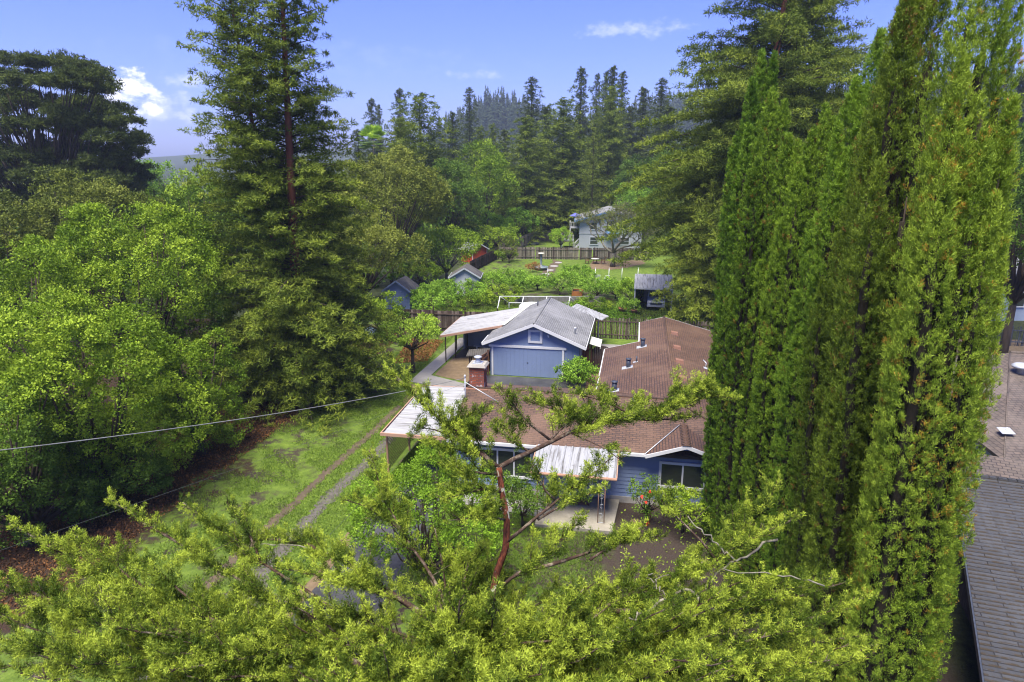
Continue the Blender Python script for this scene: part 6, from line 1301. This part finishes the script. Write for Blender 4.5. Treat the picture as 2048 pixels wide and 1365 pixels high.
cover('leaf_litter', 5000, reg([(-17.5,46),(-15.2,47),(-15.6,53),(-18.6,53)]), 'leaf_litter', .14, .09, 'orange leaves below the small tree', 405, up=.2, kite=True, tint=.85)
cover('fallen_leaves', 420, reg([(-.2,22),(4.6,22),(4.6,27.6),(-.2,27.6)]), 'leaf_lime', .09, .06, 'scattered yellow leaves on the dark earth', 406, up=.15, kite=True, tint=.8)
cover('low_weeds', 14000, reg([(-11.2,28),(-10.9,28),(-10.6,35),(-11.2,35)]), 'leaf_broad', .10, .05, 'weeds along the carport edge', 407, kite=True)
cover('low_weeds', 30000, reg([(-9.5,62),(0,62),(0,68),(-6,68.5)], patch=lambda u, v, rg: np.sin(u*2)+np.sin(v*3+u) > -.3), 'leaf_shrub', .22, .12, 'leafy vegetable rows behind the garage', 408, kite=True, up=.6, tint=.3)


# strappy plant by the gravel
c = gp(570, 1165); rg = RG(9); n = 60; a = rg.uniform(0, 6.28, n); e = rg.uniform(.3, 1.3, n); D = np.stack([np.cos(a)*np.cos(e), np.sin(a)*np.cos(e), np.sin(e)], 1); t = thing('strap_leaf_plant', 'strappy leaved plant beside the gravel apron', 'plant', c)
C = np.zeros((n, 3)); leaves_obj('foliage', [(leaf_arrays(C, D, unit(np.cross(D, np.cross(D, (0,0,1.)))), rg.uniform(.5, .9, n), np.full(n, .06), True), np.repeat(rg.uniform(.3, .6, n), 4))], 'leaf_broad_deep', t, (0,0,0), cap=1)

# ---- forest on the hills: one mass
def forest():
    rg = RG(77); pts = []
    def band(n, x0, x1, y0, y1, minz=-1): 
        x = rg.uniform(x0, x1, n); y = rg.uniform(y0, y1, n); z = hill_z(x, y); k = z > minz; return np.stack([x, y, z], 1)[k]
    B = np.concatenate([band(1900, -330, 330, 400, 760, 9), band(500, -150, 110, 540, 660, 18), band(900, 60, 480, 520, 820, 10), band(350, 260, 620, 220, 700)])
    # jagged little conifers: stacked skirts of pointed triangles
    k = 120; n = len(B); idx = np.repeat(np.arange(n), k); Ht = rg.uniform(15, 27, n)*rg.choice([.7, 1, 1, 1.15], n); t = np.tile(np.linspace(.06, .97, k), n); ph = rg.uniform(0, 6.28, n*k)
    R = Ht[idx]*.19*(1-t)**.8*rg.uniform(.7, 1.25, n*k)+.15; c = B[idx]+np.stack([np.zeros(n*k), np.zeros(n*k), t*Ht[idx]], 1)
    d = np.stack([np.cos(ph), np.sin(ph), np.full(n*k, -.28)], 1); s = np.stack([-np.sin(ph), np.cos(ph), np.zeros(n*k)], 1); up = np.array((0, 0, 1.))
    A = np.stack([c+up*(Ht[idx]*.03)[:, None], c+d*R[:, None]*rg.uniform(.6, 1.15, n*k)[:, None]+s*R[:, None]*.38-up*.3, c+d*R[:, None]*rg.uniform(.6, 1.15, n*k)[:, None]-s*R[:, None]*.38-up*.3], 1)
    o = leaves_obj('hill_forest', [(A, np.repeat((.4+rg.normal(size=n)*.12)[idx]+rg.normal(size=n*k)*.12, 3))], 'leaf_dusk', None, (0, 0, 0), cap=1); struct(o, 'conifer forest covering the hazy hills', 'stuff')
    # leafy understorey filling the ground between the near trees
    m = 2600; x = rg.uniform(-120, 150, m); y = rg.uniform(60, 210, m); q = np.stack([x, y], 1); uv = np.array([WH(p)[:2] for p in q]); k = ((uv[:, 0] < -26) | (uv[:, 0] > 14) | (y > 150)) & ~((y < 64) & (x > 5) & (x < 60)) & ~((x > 5) & (x < 32) & (y < 125)); q = q[k]
    hgt = rg.uniform(2.0, 6.5, len(q)); C = []; 
    P = np.concatenate([np.stack([q[:, 0]+rg.normal(size=len(q))*1.6, q[:, 1]+rg.normal(size=len(q))*1.6, hgt*f], 1) for f in (.35, .6, .8, 1.0)]); O = unit(rg.normal(size=P.shape)*.6+up)
    A, T = clumps(rg, P, O, 1.1, 22, .8, .2, .55, .34, .42, .12, .8, .6, kite=True); o = leaves_obj('undergrowth', [(A, T)], 'leaf_broad_deep', None, (0, 0, 0), cap=1); struct(o, 'undergrowth between the trees', 'stuff')
forest()

# ---- haze
m = MB(); m.box(-1850, 1850, -80, 1540, -1.0, 122); hz = obj('haze', m, 'white_paint'); struct(hz, 'thin blue morning haze', 'stuff')
hm = bpy.data.materials.new('haze'); hm.use_nodes = True; nt = hm.node_tree; nt.nodes.clear(); ou = nt.nodes.new('ShaderNodeOutputMaterial'); pv = nt.nodes.new('ShaderNodeVolumePrincipled')
pv.inputs['Density'].default_value = .00033; pv.inputs['Color'].default_value = (.70, .82, 1.0, 1); pv.inputs['Anisotropy'].default_value = .2
nt.links.new(pv.outputs[0], ou.inputs['Volume']); hz.data.materials.clear(); hz.data.materials.append(hm)
print('objects', len(bpy.data.objects), 'polys', sum(len(o.data.polygons) for o in bpy.data.objects if o.type == 'MESH')//1000, 'k')
